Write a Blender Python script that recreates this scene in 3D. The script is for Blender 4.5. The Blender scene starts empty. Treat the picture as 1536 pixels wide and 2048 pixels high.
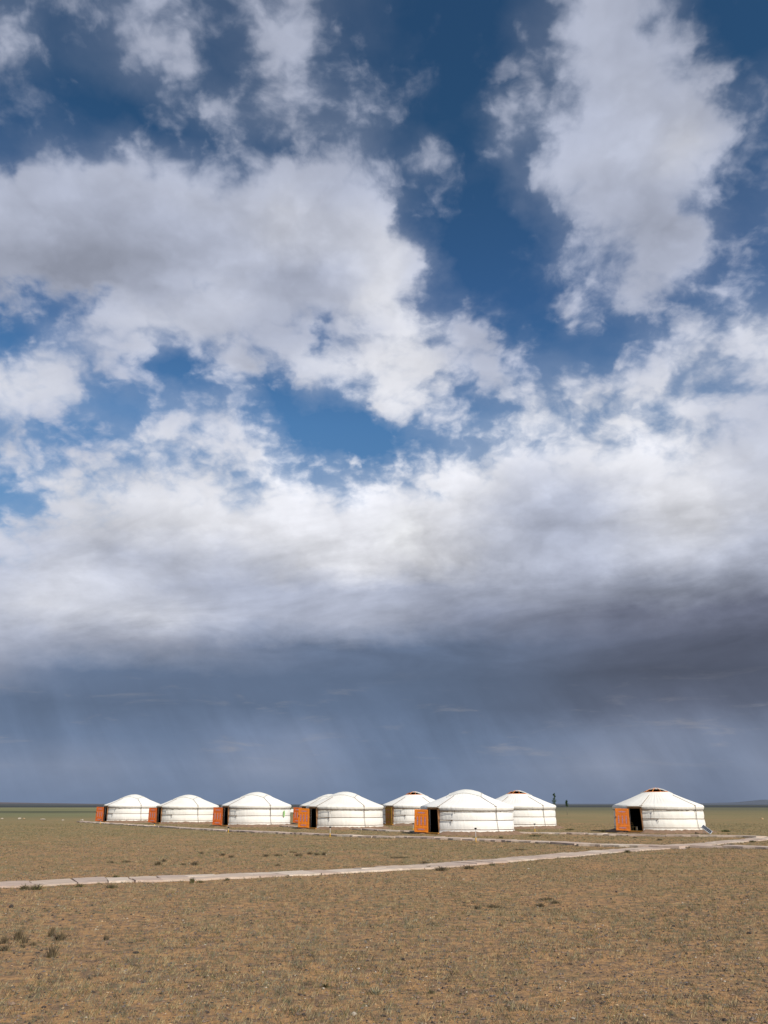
import bpy, math, random
import numpy as np
from mathutils import Vector, Matrix, noise as mnoise

scene = bpy.context.scene
COL = scene.collection
R = math.radians

# ------------------------------------------------------------------ camera
F_PX = 1650.0                       # focal length in pixels of a 1536 x 2048 frame
W_PX, H_PX = 1536, 2048
HORIZON = 1609.0
CAM_H = 1.75
PITCH = math.atan((HORIZON - H_PX / 2) / F_PX)
cam_d = bpy.data.cameras.new('camera')
cam = bpy.data.objects.new('camera', cam_d)
COL.objects.link(cam)
cam.location = (0, 0, CAM_H)
cam.rotation_euler = (math.pi / 2 + PITCH, 0, 0)
cam_d.sensor_fit = 'VERTICAL'
cam_d.sensor_height = 24.0
cam_d.lens = 24.0 * F_PX / H_PX
cam_d.clip_start = 0.1
cam_d.clip_end = 60000
scene.camera = cam
cp, sp = math.cos(PITCH), math.sin(PITCH)


def ray(px, py):
    dx, dy = (px - W_PX / 2) / F_PX, (H_PX / 2 - py) / F_PX
    return Vector((dx, cp - dy * sp, sp + dy * cp))


def at(px, py, z=0.0):
    r = ray(px, py)
    t = (z - CAM_H) / r.z
    return Vector((r.x * t, r.y * t, z))


# ------------------------------------------------------------------ light
SUN_EL, SUN_AZ = 37.0, 36.0         # azimuth: degrees to the right of straight behind the camera
sun_dir = Vector((math.sin(R(SUN_AZ)) * math.cos(R(SUN_EL)), -math.cos(R(SUN_AZ)) * math.cos(R(SUN_EL)), math.sin(R(SUN_EL))))
sd = bpy.data.lights.new('sun', 'SUN')
sd.energy = 5.0
sd.angle = R(0.53)
sd.color = (1.0, 0.955, 0.88)
sun = bpy.data.objects.new('sun', sd)
COL.objects.link(sun)
sun.rotation_euler = sun_dir.to_track_quat('Z', 'Y').to_euler()
scene.view_settings.view_transform = 'Standard'
scene.view_settings.look = 'None'
scene.view_settings.exposure = 0.0
scene.view_settings.gamma = 1.0
scene.view_settings.use_curve_mapping = False
scene.cycles.max_bounces = 5
scene.cycles.diffuse_bounces = 3
scene.cycles.glossy_bounces = 2
scene.cycles.transmission_bounces = 2

# ------------------------------------------------------------------ node helper


class NT:
    def __init__(self, tree):
        self.t = tree
        self.n = tree.nodes
        self.l = tree.links

    def put(self, sock, v):
        if v is None:
            return
        if isinstance(v, bpy.types.NodeSocket):
            self.l.new(v, sock)
        else:
            sock.default_value = v

    def new(self, kind, **props):
        n = self.n.new(kind)
        for k, v in props.items():
            setattr(n, k, v)
        return n

    def math(self, op, a, b=None, c=None, clamp=False):
        n = self.new('ShaderNodeMath', operation=op, use_clamp=clamp)
        self.put(n.inputs[0], a)
        self.put(n.inputs[1], b)
        self.put(n.inputs[2], c)
        return n.outputs[0]

    def vmath(self, op, a, b=None, scale=None):
        n = self.new('ShaderNodeVectorMath', operation=op)
        self.put(n.inputs[0], a)
        self.put(n.inputs[1], b)
        if scale is not None:
            self.put(n.inputs['Scale'], scale)
        return n.outputs['Value'] if op in ('LENGTH', 'DOT_PRODUCT', 'DISTANCE') else n.outputs[0]

    def noise(self, vec, scale, detail=4, rough=0.5, lac=2.0, dist=0.0, color=False, dims='3D'):
        n = self.new('ShaderNodeTexNoise', noise_dimensions=dims)
        self.put(n.inputs['Vector'], vec)
        self.put(n.inputs['Scale'], scale)
        self.put(n.inputs['Detail'], detail)
        self.put(n.inputs['Roughness'], rough)
        self.put(n.inputs['Lacunarity'], lac)
        self.put(n.inputs['Distortion'], dist)
        return n.outputs['Color'] if color else n.outputs[0]

    def ramp(self, fac, stops, interp='LINEAR'):
        n = self.new('ShaderNodeValToRGB')
        cr = n.color_ramp
        cr.interpolation = interp
        while len(cr.elements) < len(stops):
            cr.elements.new(0.5)
        for e, (p, c) in zip(cr.elements, stops):
            e.position = p
            e.color = c if len(c) == 4 else (*c, 1)
        self.put(n.inputs[0], fac)
        return n

    def maprange(self, v, a, b, c=0.0, d=1.0, interp='LINEAR'):
        n = self.new('ShaderNodeMapRange', interpolation_type=interp, clamp=True)
        self.put(n.inputs[0], v)
        for i, x in enumerate((a, b, c, d)):
            self.put(n.inputs[i + 1], x)
        return n.outputs[0]

    def mix(self, fac, a, b, blend='MIX'):
        n = self.new('ShaderNodeMix', data_type='RGBA', blend_type=blend)
        self.put(n.inputs[0], fac)
        self.put(n.inputs[6], a if isinstance(a, bpy.types.NodeSocket) else (*a, 1) if len(a) == 3 else a)
        self.put(n.inputs[7], b if isinstance(b, bpy.types.NodeSocket) else (*b, 1) if len(b) == 3 else b)
        return n.outputs[2]

    def mixf(self, fac, a, b):
        n = self.new('ShaderNodeMix', data_type='FLOAT')
        self.put(n.inputs[0], fac)
        self.put(n.inputs[2], a)
        self.put(n.inputs[3], b)
        return n.outputs[0]


def lin(v):
    v = v / 255.0
    return v / 12.92 if v <= 0.04045 else ((v + 0.055) / 1.055) ** 2.4


# ------------------------------------------------------------------ sky
# Cloud cover (0-9) and cloud brightness (letters, a = 60 ... r = 230) of a broken cumulus deck
# above a rain band, listed over the sky in 64-step cells; kept as directions (azimuth, elevation).
COVER = """
442431013322 223332777410
433664114423 112234888610
112454345533 210145899823
121112556544 200463899953
243552343446 230347899951
788999868984 331257899821
999999999999 321135899722
999989899999 511015547833
988998999999 920005788723
646899999999 931001364345
268889999878 964101115777
998752447789 972467567767
997369993628 971488777778
743488586113 325767767788
757787876667 657888888899
388789889888 888999999999
778889999999 999999999999
799999999999 999999999999
899999999999 999999999999
999999999999 999999999999
999999999999 999999999999
999999999999 999999999999
999999999999 999999999999
999999999999 999999999999
999999999999 999999999999
"""
LIGHT = """
llkllkjjkkjj jjkkklmmlljj
lkkmmlkkllkk jjjjjlnmmljj
jjklmlllllkk kjjjklmnnmkl
lkkkklmlllll kjknmlmnnoml
kllmmllllllm llkmnmnnnpnl
mmmnnnnmnnmm llkmnnnnmnml
nnmmmnnnoono mlllmmmmmmml
mlkklmmnoooo plllmmmllmmm
jjjkklnnmlmo pmlllmmmmmmm
kllmnnnnmlmo pmllllmmllmn
lmmmnmmlllmn pnmllllmmnno
oomlmmnnmnop ponnnnmnnonn
nnmmmnmnnonp ponnooooonnm
mllmonnnnnno onppoooopomm
nmnnnnnnoppp pppomnopponm
moonopopooop pponmllnopon
onoooopppqqq rqonmlmnooon
mmnmmnnnooqr qponmmmnnnml
npoonmllllmm lkkjjiihhhgg
nonnoonmllkk jihhhggfffee
kihhggggggff fffffeeddddd
gfffffffffff ffeeeddddddd
ffffffgffggg gffffffgghhg
iijiihijjjih hghhiijjiihi
hhhhhhhhhhhh ghhhhhhhhhgh
"""


def build_sky():
    world = bpy.data.worlds.new('World')
    scene.world = world
    world.use_nodes = True
    world.node_tree.nodes.clear()
    g = NT(world.node_tree)
    cov = np.array([[int(c) / 9 for c in ln.replace(' ', '')] for ln in COVER.split('\n') if ln.strip()])
    lig = np.array([[60 + 10 * (ord(c) - 97) for c in ln.replace(' ', '')] for ln in LIGHT.split('\n') if ln.strip()], float)

    def sample(a, px, py):
        x = min(max((px - 32) / 64, 0), 23)
        y = min(max((py - 32) / 64, 0), 24)
        i, j = min(int(x), 22), min(int(y), 23)
        fx, fy = x - i, y - j
        return (a[j, i] * (1 - fx) + a[j, i + 1] * fx) * (1 - fy) + (a[j + 1, i] * (1 - fx) + a[j + 1, i + 1] * fx) * fy

    def sstep(a, b, x):
        t = min(max((x - a) / (b - a), 0), 1)
        return t * t * (3 - 2 * t)

    AZ0, AZN, NA = -34.0, 34.0, 32
    ELS = [0.3 + 1.95 * k for k in range(25)]

    def cell(az, el):
        d = Vector((math.sin(R(az)) * math.cos(R(el)), math.cos(R(az)) * math.cos(R(el)), math.sin(R(el))))
        f = d.y * cp + d.z * sp
        px = W_PX / 2 + F_PX * d.x / f
        py = H_PX / 2 - F_PX * (-d.y * sp + d.z * cp) / f
        c, L = sample(cov, px, py), sample(lig, px, py)
        storm = sstep(1200, 1330, py) * (1 - 0.75 * sstep(820, 1350, px) * (1 - 0.5 * sstep(1380, 1520, py)))
        L += 0.3 * max(L - 188, 0) + 9 * sstep(128, 160, L) * sstep(700, 1000, py)
        broken = sstep(540, 640, py) * (1 - sstep(960, 1080, py)) * sstep(0.45, 0.7, c)
        c -= (0.13 - 0.09 * sstep(900, 1050, px)) * broken
        L += 12 * broken
        c = min(1.0, c + 0.07 * sstep(0.3, 0.6, c) * (1 - broken))
        dark = 1 - sstep(95, 165, L)
        brt = sstep(178, 225, L)
        m = np.array([0.963, 1.0, 1.105]) * (1 - dark) + np.array([0.94, 0.985, 1.16]) * dark
        m = m * (1 - brt) + np.array([0.995, 1.0, 1.03]) * brt
        storm *= 1 - sstep(118, 160, L)
        m = m * (1 - storm) + np.array([0.86, 1.0, 1.23]) * storm
        out = max(0, abs(px - 768) - 800) / 200 + max(0, -py - 30) / 200
        out = min(out, 1)
        c = c * (1 - out) + 0.55 * out
        L = L * (1 - out) + 165 * out
        col = [lin(min(L * k, 250)) for k in m]
        return (*col, c)

    tc = g.new('ShaderNodeTexCoord').outputs['Generated']
    sx = g.new('ShaderNodeSeparateXYZ')
    g.put(sx.inputs[0], tc)
    X, Y, Z = sx.outputs
    # cloud deck coordinates: where the view ray meets a flat layer
    zz = g.math('MAXIMUM', g.math('ADD', Z, 0.50), 0.05)
    cx = g.new('ShaderNodeCombineXYZ')
    g.put(cx.inputs[0], g.math('DIVIDE', X, zz))
    g.put(cx.inputs[1], g.math('DIVIDE', Y, zz))
    P = cx.outputs[0]
    # turbulence
    wn = g.noise(P, 5.0, 5, 0.55, color=True)
    wn2 = g.noise(P, 20.0, 4, 0.6, color=True)
    w = g.vmath('SUBTRACT', wn, (0.5, 0.5, 0.5))
    w2 = g.vmath('SUBTRACT', wn2, (0.5, 0.5, 0.5))
    Pw = g.vmath('ADD', P, g.vmath('SCALE', w, scale=0.09))
    warp = g.vmath('ADD', g.vmath('SCALE', w, scale=0.07), g.vmath('SCALE', w2, scale=0.06))
    sw = g.new('ShaderNodeSeparateXYZ')
    g.put(sw.inputs[0], warp)
    wfade = g.maprange(Z, 0.04, 0.34, 0.22, 1.0)
    az = g.math('ADD', g.math('ARCTAN2', X, Y), g.math('MULTIPLY', sw.outputs[0], wfade))
    el = g.math('ADD', g.math('ARCSINE', Z), g.math('MULTIPLY', sw.outputs[1], g.math('MULTIPLY', wfade, 0.7)))
    u = g.maprange(az, R(AZ0), R(AZN))
    accC = accA = None
    for j, e in enumerate(ELS):
        stops = []
        for i in range(NA):
            t = i / (NA - 1)
            stops.append((t, cell(AZ0 + (AZN - AZ0) * t, e)))
        rn = g.ramp(u, stops, 'B_SPLINE')
        if accC is None:
            accC, accA = rn.outputs[0], rn.outputs[1]
        else:
            fac = g.maprange(el, R(ELS[j - 1]), R(e))
            accC = g.mix(fac, accC, rn.outputs[0])
            accA = g.mixf(fac, accA, rn.outputs[1])
    # single holes and small clouds, each at its own direction
    ae = g.new('ShaderNodeCombineXYZ')
    g.put(ae.inputs[0], g.math('ADD', g.math('ARCTAN2', X, Y), g.math('MULTIPLY', sw.outputs[0], 1.0)))
    g.put(ae.inputs[1], g.math('ADD', g.math('ARCSINE', Z), g.math('MULTIPLY', sw.outputs[1], 0.8)))
    for (px, py, rx, ry, wt) in PATCHES:
        d = ray(px, py).normalized()
        q = g.vmath('SUBTRACT', ae.outputs[0], (math.atan2(d.x, d.y), math.asin(d.z), 0.0))
        q = g.vmath('MULTIPLY', q, (1750.0 * 0.9 / rx, 1750.0 / ry, 0.0))
        q = g.maprange(g.vmath('LENGTH', q), 1.9, 0.0, 0.0, wt * (0.55 if wt < 0 else 0.7), 'SMOOTHSTEP')
        accA = g.math('ADD', accA, q)
    accA = g.math('MINIMUM', g.math('MAXIMUM', accA, 0.0), 1.0)
    # cloud texture: turbulence plus rounded puffs
    n1 = g.noise(Pw, 7.0, 9, 0.55, dims='2D')
    n2 = g.noise(Pw, 26.0, 8, 0.62, dims='2D')
    vo = g.new('ShaderNodeTexVoronoi', voronoi_dimensions='2D', feature='SMOOTH_F1')
    g.put(vo.inputs['Vector'], g.vmath('ADD', P, g.vmath('SCALE', w2, scale=0.05)))
    vo.inputs['Scale'].default_value = 15.0
    vo.inputs['Detail'].default_value = 2.0
    vo.inputs['Roughness'].default_value = 0.55
    vo.inputs['Lacunarity'].default_value = 2.3
    vo.inputs['Smoothness'].default_value = 0.6
    puff = g.math('SUBTRACT', 0.42, vo.outputs['Distance'])
    c1 = g.math('MULTIPLY', g.math('SUBTRACT', n1, 0.5), 1.3)
    tex = g.math('ADD', g.math('ADD', c1, g.math('MULTIPLY', g.math('SUBTRACT', n2, 0.5), 0.9)), g.math('MULTIPLY', puff, 0.75))
    part = g.math('MULTIPLY', accA, g.math('SUBTRACT', 1.0, accA))
    amp = g.math('ADD', 0.14, g.math('MULTIPLY', part, AMP))
    dens = g.math('ADD', accA, g.math('MULTIPLY', tex, amp))
    a1 = g.maprange(dens, 0.02, 0.80, 0.0, 1.0, 'SMOOTHSTEP')
    veil = g.maprange(g.math('ADD', accA, g.math('MULTIPLY', c1, 0.55)), 0.10, 0.9, 0.0, 0.32)
    alpha = g.math('SUBTRACT', 1.0, g.math('MULTIPLY', g.math('SUBTRACT', 1.0, a1), g.math('SUBTRACT', 1.0, veil)))
    alpha = g.math('MULTIPLY', alpha, 0.99)
    # soft relief inside the clouds: density against density a little towards the sun
    off = g.vmath('ADD', Pw, (0.025, -0.036, 0.0))
    n1b = g.noise(off, 7.0, 5, 0.5, dims='2D')
    n1a = g.noise(Pw, 7.0, 5, 0.5, dims='2D')
    sh = g.math('MULTIPLY', g.math('SUBTRACT', n1a, n1b), 0.6)
    sh = g.math('ADD', sh, g.math('MULTIPLY', puff, 0.22))
    sh = g.math('ADD', sh, g.math('MULTIPLY', g.math('SUBTRACT', n2, 0.5), 0.12))
    edge = g.math('MULTIPLY', g.maprange(dens, 0.98, 0.25), 0.26)
    sh = g.math('ADD', sh, edge)
    # layered, drawn-out look of the deck low over the plain
    cz = g.new('ShaderNodeCombineXYZ')
    z2 = g.math('MAXIMUM', g.math('ADD', Z, 0.10), 0.05)
    g.put(cz.inputs[0], g.math('ADD', g.math('DIVIDE', X, z2), g.math('MULTIPLY', Z, -3.0)))
    g.put(cz.inputs[1], g.math('DIVIDE', Y, z2))
    nl = g.noise(cz.outputs[0], 1.7, 7, 0.58, dist=0.3, dims='2D')
    layer = g.math('MULTIPLY', g.math('SUBTRACT', nl, 0.5), g.math('MULTIPLY', g.maprange(Z, 0.42, 0.26), g.maprange(Z, 0.13, 0.19, 0, 1.1)))
    shf = g.maprange(Z, 0.16, 0.36, 0.15, 1.0)
    sh = g.math('ADD', g.math('ADD', 1.0, layer), g.math('MULTIPLY', sh, shf))
    cloud = g.vmath('SCALE', accC, scale=sh)
    # rain-shaft streaks and thin bright scud low over the horizon
    cs = g.new('ShaderNodeCombineXYZ')
    g.put(cs.inputs[0], g.math('ADD', g.math('MULTIPLY', g.math('ARCTAN2', X, Y), 9.0), g.math('MULTIPLY', Z, 5.0)))
    g.put(cs.inputs[1], g.math('MULTIPLY', Z, 2.4))
    st = g.noise(cs.outputs[0], 2.2, 6, 0.55, dist=0.4)
    low = g.math('MULTIPLY', g.maprange(Z, 0.16, 0.09, 0, 1, 'SMOOTHSTEP'), g.maprange(Z, 0.0, 0.05, 0.25, 1))
    rain = g.math('ADD', 1.0, g.math('MULTIPLY', g.math('MULTIPLY', g.math('SUBTRACT', st, 0.5), 0.5), low))
    cloud = g.vmath('SCALE', cloud, scale=rain)
    cf = g.new('ShaderNodeCombineXYZ')
    g.put(cf.inputs[0], g.math('MULTIPLY', g.math('ARCTAN2', X, Y), 6.0))
    g.put(cf.inputs[1], g.math('MULTIPLY', Z, 34.0))
    sc_ = g.noise(cf.outputs[0], 1.6, 8, 0.6, dist=0.5)
    scud = g.math('MULTIPLY', g.maprange(sc_, 0.54, 0.74, 0, 0.38, 'SMOOTHSTEP'),
                  g.math('MULTIPLY', g.maprange(Z, 0.03, 0.06), g.maprange(Z, 0.15, 0.10)))
    cloud = g.mix(scud, cloud, (0.36, 0.345, 0.36))
    # clear sky
    sky = g.new('ShaderNodeTexSky', sky_type='NISHITA')
    sky.sun_disc = False
    sky.sun_elevation = R(SUN_EL)
    sky.sun_rotation = math.atan2(sun_dir.x, sun_dir.y)
    sky.altitude = 1200
    sky.air_density = 1.0
    sky.dust_density = 0.4
    sky.ozone_density = 1.6
    blue = g.vmath('SCALE', sky.outputs[0], scale=0.07)
    tint = g.ramp(Z, SKYTINT)
    blue = g.vmath('SCALE', g.vmath('MULTIPLY', blue, tint.outputs[0]), scale=2.5)
    final = g.mix(alpha, blue, cloud)
    # the Background runs at 0.1, cloud radiance is given for a Background of 1
    bg = g.new('ShaderNodeBackground')
    g.put(bg.inputs[0], g.vmath('SCALE', final, scale=10.0))
    bg.inputs[1].default_value = 0.1
    out = g.new('ShaderNodeOutputWorld')
    g.l.new(bg.outputs[0], out.inputs[0])
    world.cycles.sampling_method = 'MANUAL'
    world.cycles.sample_map_resolution = 512


AMP = 3.6
PATCHES = [(60, 590, 48, 26, -0.7), (25, 670, 42, 30, -0.6), (205, 590, 50, 20, -0.6), (641, 668, 14, 44, -0.5), (350, 728, 85, 26, -0.75),
           (240, 802, 55, 34, -0.5), (160, 868, 75, 20, -0.5), (535, 800, 45, 50, -0.8), (650, 850, 80, 60, -0.85), (730, 880, 60, 36, -0.6), (800, 890, 80, 34, -0.6),
           (12, 1002, 50, 26, -0.6), (1046, 336, 26, 44, -0.35), (1300, 50, 26, 26, -0.3), (400, 560, 50, 22, -0.35),
           (960, 690, 34, 46, 0.6), (985, 745, 36, 36, 0.55), (922, 640, 20, 32, 0.4), (1150, 634, 40, 26, 0.4), (470, 722, 50, 24, 0.6), (1010, 250, 34, 60, 0.45),
           (1050, 380, 50, 36, 0.4), (850, 300, 36, 44, 0.3), (835, 520, 40, 60, 0.5), (1420, 210, 40, 60, 0.4), (630, 800, 40, 60, 0.45), (1380, 470, 50, 40, 0.4)]
SKYTINT = [(q, tuple(c / 2.5 for c in k)) for q, k in ((0.0, (0.9, 1.2, 1.3)), (0.30, (1.1, 1.4, 1.5)), (0.43, (0.95, 1.50, 1.75)), (0.55, (0.65, 1.12, 1.45)), (0.70, (0.50, 0.95, 1.15)), (1.0, (0.5, 0.85, 1.05)))]
build_sky()
#@@REST
rnd = random.Random(7)

# ------------------------------------------------------------------ object helpers


def tag(o, label=None, cat=None, group=None, kind=None):
    if label:
        o['label'] = label
    if cat:
        o['category'] = cat
    if group:
        o['group'] = group
    if kind:
        o['kind'] = kind
    return o


class MB:
    """collects vertices and faces of one mesh"""

    def __init__(self):
        self.v, self.f, self.m = [], [], []

    def add(self, verts, faces, mi=0, M=None):
        b = len(self.v)
        if M is not None:
            verts = [M @ Vector(p) for p in verts]
        self.v.extend([tuple(p) for p in verts])
        self.f.extend([tuple(b + i for i in fc) for fc in faces])
        self.m.extend([mi] * len(faces))

    def box(self, c, s, M=None, mi=0):
        x, y, z = (k / 2 for k in s)
        vs = [(c[0] + i * x, c[1] + j * y, c[2] + k * z) for k in (-1, 1) for j in (-1, 1) for i in (-1, 1)]
        self.add(vs, [(0, 2, 3, 1), (4, 5, 7, 6), (0, 1, 5, 4), (2, 6, 7, 3), (0, 4, 6, 2), (1, 3, 7, 5)], mi, M)

    def tube(self, pts, rad, n=6, M=None, mi=0, closed=False):
        pts = [Vector(p) for p in pts]
        N = len(pts)
        rads = rad if isinstance(rad, (list, tuple)) else [rad] * N
        vs, fs = [], []
        for i, p in enumerate(pts):
            a = pts[(i - 1) % N] if (closed or i > 0) else p
            b = pts[(i + 1) % N] if (closed or i < N - 1) else p
            t = (b - a).normalized()
            up = Vector((0, 0, 1)) if abs(t.z) < 0.9 else Vector((1, 0, 0))
            s = t.cross(up).normalized()
            q = s.cross(t)
            for k in range(n):
                an = 2 * math.pi * k / n
                vs.append(p + (s * math.cos(an) + q * math.sin(an)) * rads[i])
        for i in range(N if closed else N - 1):
            j = (i + 1) % N
            for k in range(n):
                l = (k + 1) % n
                fs.append((i * n + k, i * n + l, j * n + l, j * n + k))
        if not closed:
            fs.append(tuple(range(n))[::-1])
            fs.append(tuple((N - 1) * n + k for k in range(n)))
        self.add(vs, fs, mi, M)

    def prism(self, outline, z0, z1, M=None, mi=0, inset=0.0):
        n = len(outline)
        cx = sum(p[0] for p in outline) / n
        cy = sum(p[1] for p in outline) / n
        vs = [(x, y, z0) for x, y in outline] + [(cx + (x - cx) * (1 - inset), cy + (y - cy) * (1 - inset), z1) for x, y in outline]
        fs = [tuple(range(n))[::-1], tuple(range(n, 2 * n))] + [(i, (i + 1) % n, n + (i + 1) % n, n + i) for i in range(n)]
        self.add(vs, fs, mi, M)

    def mesh(self, name, mats, smooth=False):
        me = bpy.data.meshes.new(name)
        me.from_pydata(self.v, [], self.f)
        for m in (mats if isinstance(mats, (list, tuple)) else [mats]):
            me.materials.append(m)
        if any(self.m):
            me.polygons.foreach_set('material_index', self.m)
        if smooth:
            me.polygons.foreach_set('use_smooth', [True] * len(self.f))
        me.update()
        return me

    def build(self, name, mats, parent=None, smooth=False):
        o = bpy.data.objects.new(name, self.mesh(name, mats, smooth))
        COL.objects.link(o)
        o.parent = parent
        return o


def empty(name, loc, rz=0.0):
    o = bpy.data.objects.new(name, None)
    COL.objects.link(o)
    o.location = loc
    o.rotation_euler = (0, 0, rz)
    o.empty_display_size = 0.3
    return o


# ------------------------------------------------------------------ materials
def mat(name, col, rough=0.8, var=0.15, scale=6.0, bump=0.0, bscale=40.0, spec=0.3, col2=None):
    m = bpy.data.materials.new(name)
    m.use_nodes = True
    g = NT(m.node_tree)
    b = g.n['Principled BSDF']
    tc = g.new('ShaderNodeTexCoord').outputs['Object']
    n = g.noise(tc, scale, 6, 0.6)
    f = g.maprange(n, 0.3, 0.7)
    c2 = col2 if col2 else tuple(c * (1 - var) for c in col)
    c1 = tuple(min(c * (1 + var * 0.5), 0.9) for c in col)
    g.put(b.inputs['Base Color'], g.mix(f, c1, c2))
    b.inputs['Roughness'].default_value = rough
    b.inputs['Specular IOR Level'].default_value = spec
    if bump:
        bn = g.new('ShaderNodeBump')
        bn.inputs['Strength'].default_value = bump
        bn.inputs['Distance'].default_value = 0.02
        g.put(bn.inputs['Height'], g.noise(tc, bscale, 5, 0.6))
        g.put(b.inputs['Normal'], bn.outputs[0])
    return m


def mat_canvas(name, col):
    """sun-bleached cotton over felt: vertical creases, dust towards the foot, faint stains"""
    m = bpy.data.materials.new(name)
    m.use_nodes = True
    g = NT(m.node_tree)
    b = g.n['Principled BSDF']
    tc = g.new('ShaderNodeTexCoord').outputs['Object']
    s = g.new('ShaderNodeSeparateXYZ')
    g.put(s.inputs[0], tc)
    ang = g.math('ARCTAN2', s.outputs[0], s.outputs[1])
    c = g.new('ShaderNodeCombineXYZ')
    g.put(c.inputs[0], g.math('MULTIPLY', ang, 14.0))
    g.put(c.inputs[1], g.math('MULTIPLY', s.outputs[2], 1.6))
    fold = g.noise(c.outputs[0], 1.3, 5, 0.55, dist=0.6)
    soft = g.noise(tc, 1.1, 5, 0.6)
    stain = g.noise(tc, 5.0, 7, 0.65)
    dust = g.math('MULTIPLY', g.maprange(s.outputs[2], 0.55, 0.05), g.maprange(stain, 0.35, 0.62))
    c1 = g.mix(g.maprange(soft, 0.35, 0.7, 0, 0.55), col, tuple(k * q for k, q in zip(col, (0.90, 0.88, 0.84))))
    c1 = g.mix(g.maprange(stain, 0.6, 0.75, 0, 0.4), c1, tuple(k * q for k, q in zip(col, (0.82, 0.78, 0.7))))
    c1 = g.mix(g.math('MULTIPLY', dust, 0.55), c1, (0.50, 0.39, 0.29))
    g.put(b.inputs['Base Color'], c1)
    b.inputs['Roughness'].default_value = 0.9
    b.inputs['Specular IOR Level'].default_value = 0.15
    bn = g.new('ShaderNodeBump')
    bn.inputs['Strength'].default_value = 0.45
    bn.inputs['Distance'].default_value = 0.04
    g.put(bn.inputs['Height'], g.math('ADD', fold, g.math('MULTIPLY', soft, 0.7)))
    g.put(b.inputs['Normal'], bn.outputs[0])
    return m


M_canvas = [mat_canvas('bleached_canvas', (0.80, 0.765, 0.70)), mat_canvas('ivory_canvas', (0.78, 0.74, 0.665)),
            mat_canvas('clean_canvas', (0.82, 0.79, 0.735))]
M_crown = mat_canvas('crown_canvas', (0.74, 0.71, 0.64))
M_lining = mat('dark_lining', (0.035, 0.028, 0.022), 0.95)
M_rope_d = mat('dark_rope', (0.13, 0.092, 0.065), 0.95, 0.4, 20)
M_rope_l = mat('horsehair_rope', (0.24, 0.16, 0.10), 0.95, 0.3, 20)
M_door = [mat('orange_door_paint', (0.68, 0.19, 0.025), 0.55, 0.3, 5), mat('red_orange_door_paint', (0.57, 0.12, 0.025), 0.55, 0.3, 5),
          mat('bright_orange_door_paint', (0.74, 0.22, 0.02), 0.55, 0.25, 5), mat('ochre_door_paint', (0.42, 0.22, 0.03), 0.6, 0.35, 8)]
M_panel = [mat('orange_panel_paint', (0.60, 0.15, 0.022), 0.5, 0.2, 5), mat('ochre_panel_paint', (0.36, 0.18, 0.03), 0.5, 0.2, 5)]
M_pink = mat('pink_ornament_paint', (0.47, 0.21, 0.20), 0.5, 0.25, 14)
M_blue = mat('blue_ornament_paint', (0.17, 0.19, 0.30), 0.5, 0.25, 14)
M_frame = mat('door_frame_wood', (0.30, 0.15, 0.065), 0.6, 0.35, 7)
M_sill = mat('ochre_sill_wood', (0.50, 0.24, 0.05), 0.6, 0.3, 7)
M_black = mat('black_metal', (0.02, 0.02, 0.02), 0.5)
M_steel = mat('dull_steel', (0.45, 0.44, 0.42), 0.45, 0.2)
M_yellow = mat('yellow_plastic', (0.75, 0.42, 0.03), 0.5, 0.15)
M_lampsteel = mat('galvanised_stem', (0.55, 0.52, 0.48), 0.5, 0.15)
M_green = mat('green_cloth', (0.30, 0.50, 0.20), 0.9, 0.2)
M_pv = mat('photovoltaic_glass', (0.028, 0.032, 0.042), 0.65, 0.2, spec=0.08)
M_alu = mat('aluminium_frame', (0.55, 0.56, 0.57), 0.4, 0.1)
M_slab = [mat('pale_slab_%s' % n, c, 0.92, 0.22, 3.5, 0.5, 18, 0.15, c2) for n, c, c2 in (
    ('pink', (0.46, 0.35, 0.28), (0.40, 0.30, 0.235)), ('sand', (0.50, 0.395, 0.31), (0.43, 0.33, 0.255)),
    ('grey', (0.45, 0.35, 0.285), (0.38, 0.29, 0.23)), ('light', (0.57, 0.47, 0.38), (0.48, 0.385, 0.30)))]
M_white_stone = mat('pale_stone', (0.52, 0.44, 0.34), 0.9, 0.3, 9, 0.6, 20)
M_orange_stone = mat('buff_stone', (0.50, 0.33, 0.18), 0.9, 0.3, 9, 0.6, 20)
M_dark_stone = mat('dark_stone', (0.055, 0.042, 0.036), 0.9, 0.3, 9, 0.6, 20)
M_grey_stone = mat('grey_stone', (0.15, 0.12, 0.105), 0.9, 0.3, 9, 0.6, 20)
M_soil_stone = mat('brown_stone', (0.22, 0.145, 0.10), 0.9, 0.3, 9, 0.6, 20)
M_leafs = [mat('sage_blades', (0.165, 0.150, 0.085), 0.9, 0.35, 3), mat('straw_blades', (0.36, 0.27, 0.14), 0.9, 0.3, 3),
           mat('olive_blades', (0.135, 0.125, 0.045), 0.9, 0.3, 3), mat('dark_stems', (0.092, 0.068, 0.042), 0.95, 0.3, 3),
           mat('grey_green_blades', (0.20, 0.195, 0.13), 0.9, 0.3, 3)]
M_leaf = mat('sapling_leaf', (0.045, 0.085, 0.028), 0.7, 0.4, 3)
M_bark = mat('sapling_bark', (0.22, 0.18, 0.13), 0.9, 0.3, 9)
M_floor = mat('floor_boards', (0.12, 0.07, 0.04), 0.7, 0.3, 5)
M_chairp = mat('ochre_chair_paint', (0.75, 0.52, 0.20), 0.6, 0.2)
M_flask = mat('cream_enamel', (0.75, 0.62, 0.38), 0.4, 0.1)


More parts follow.
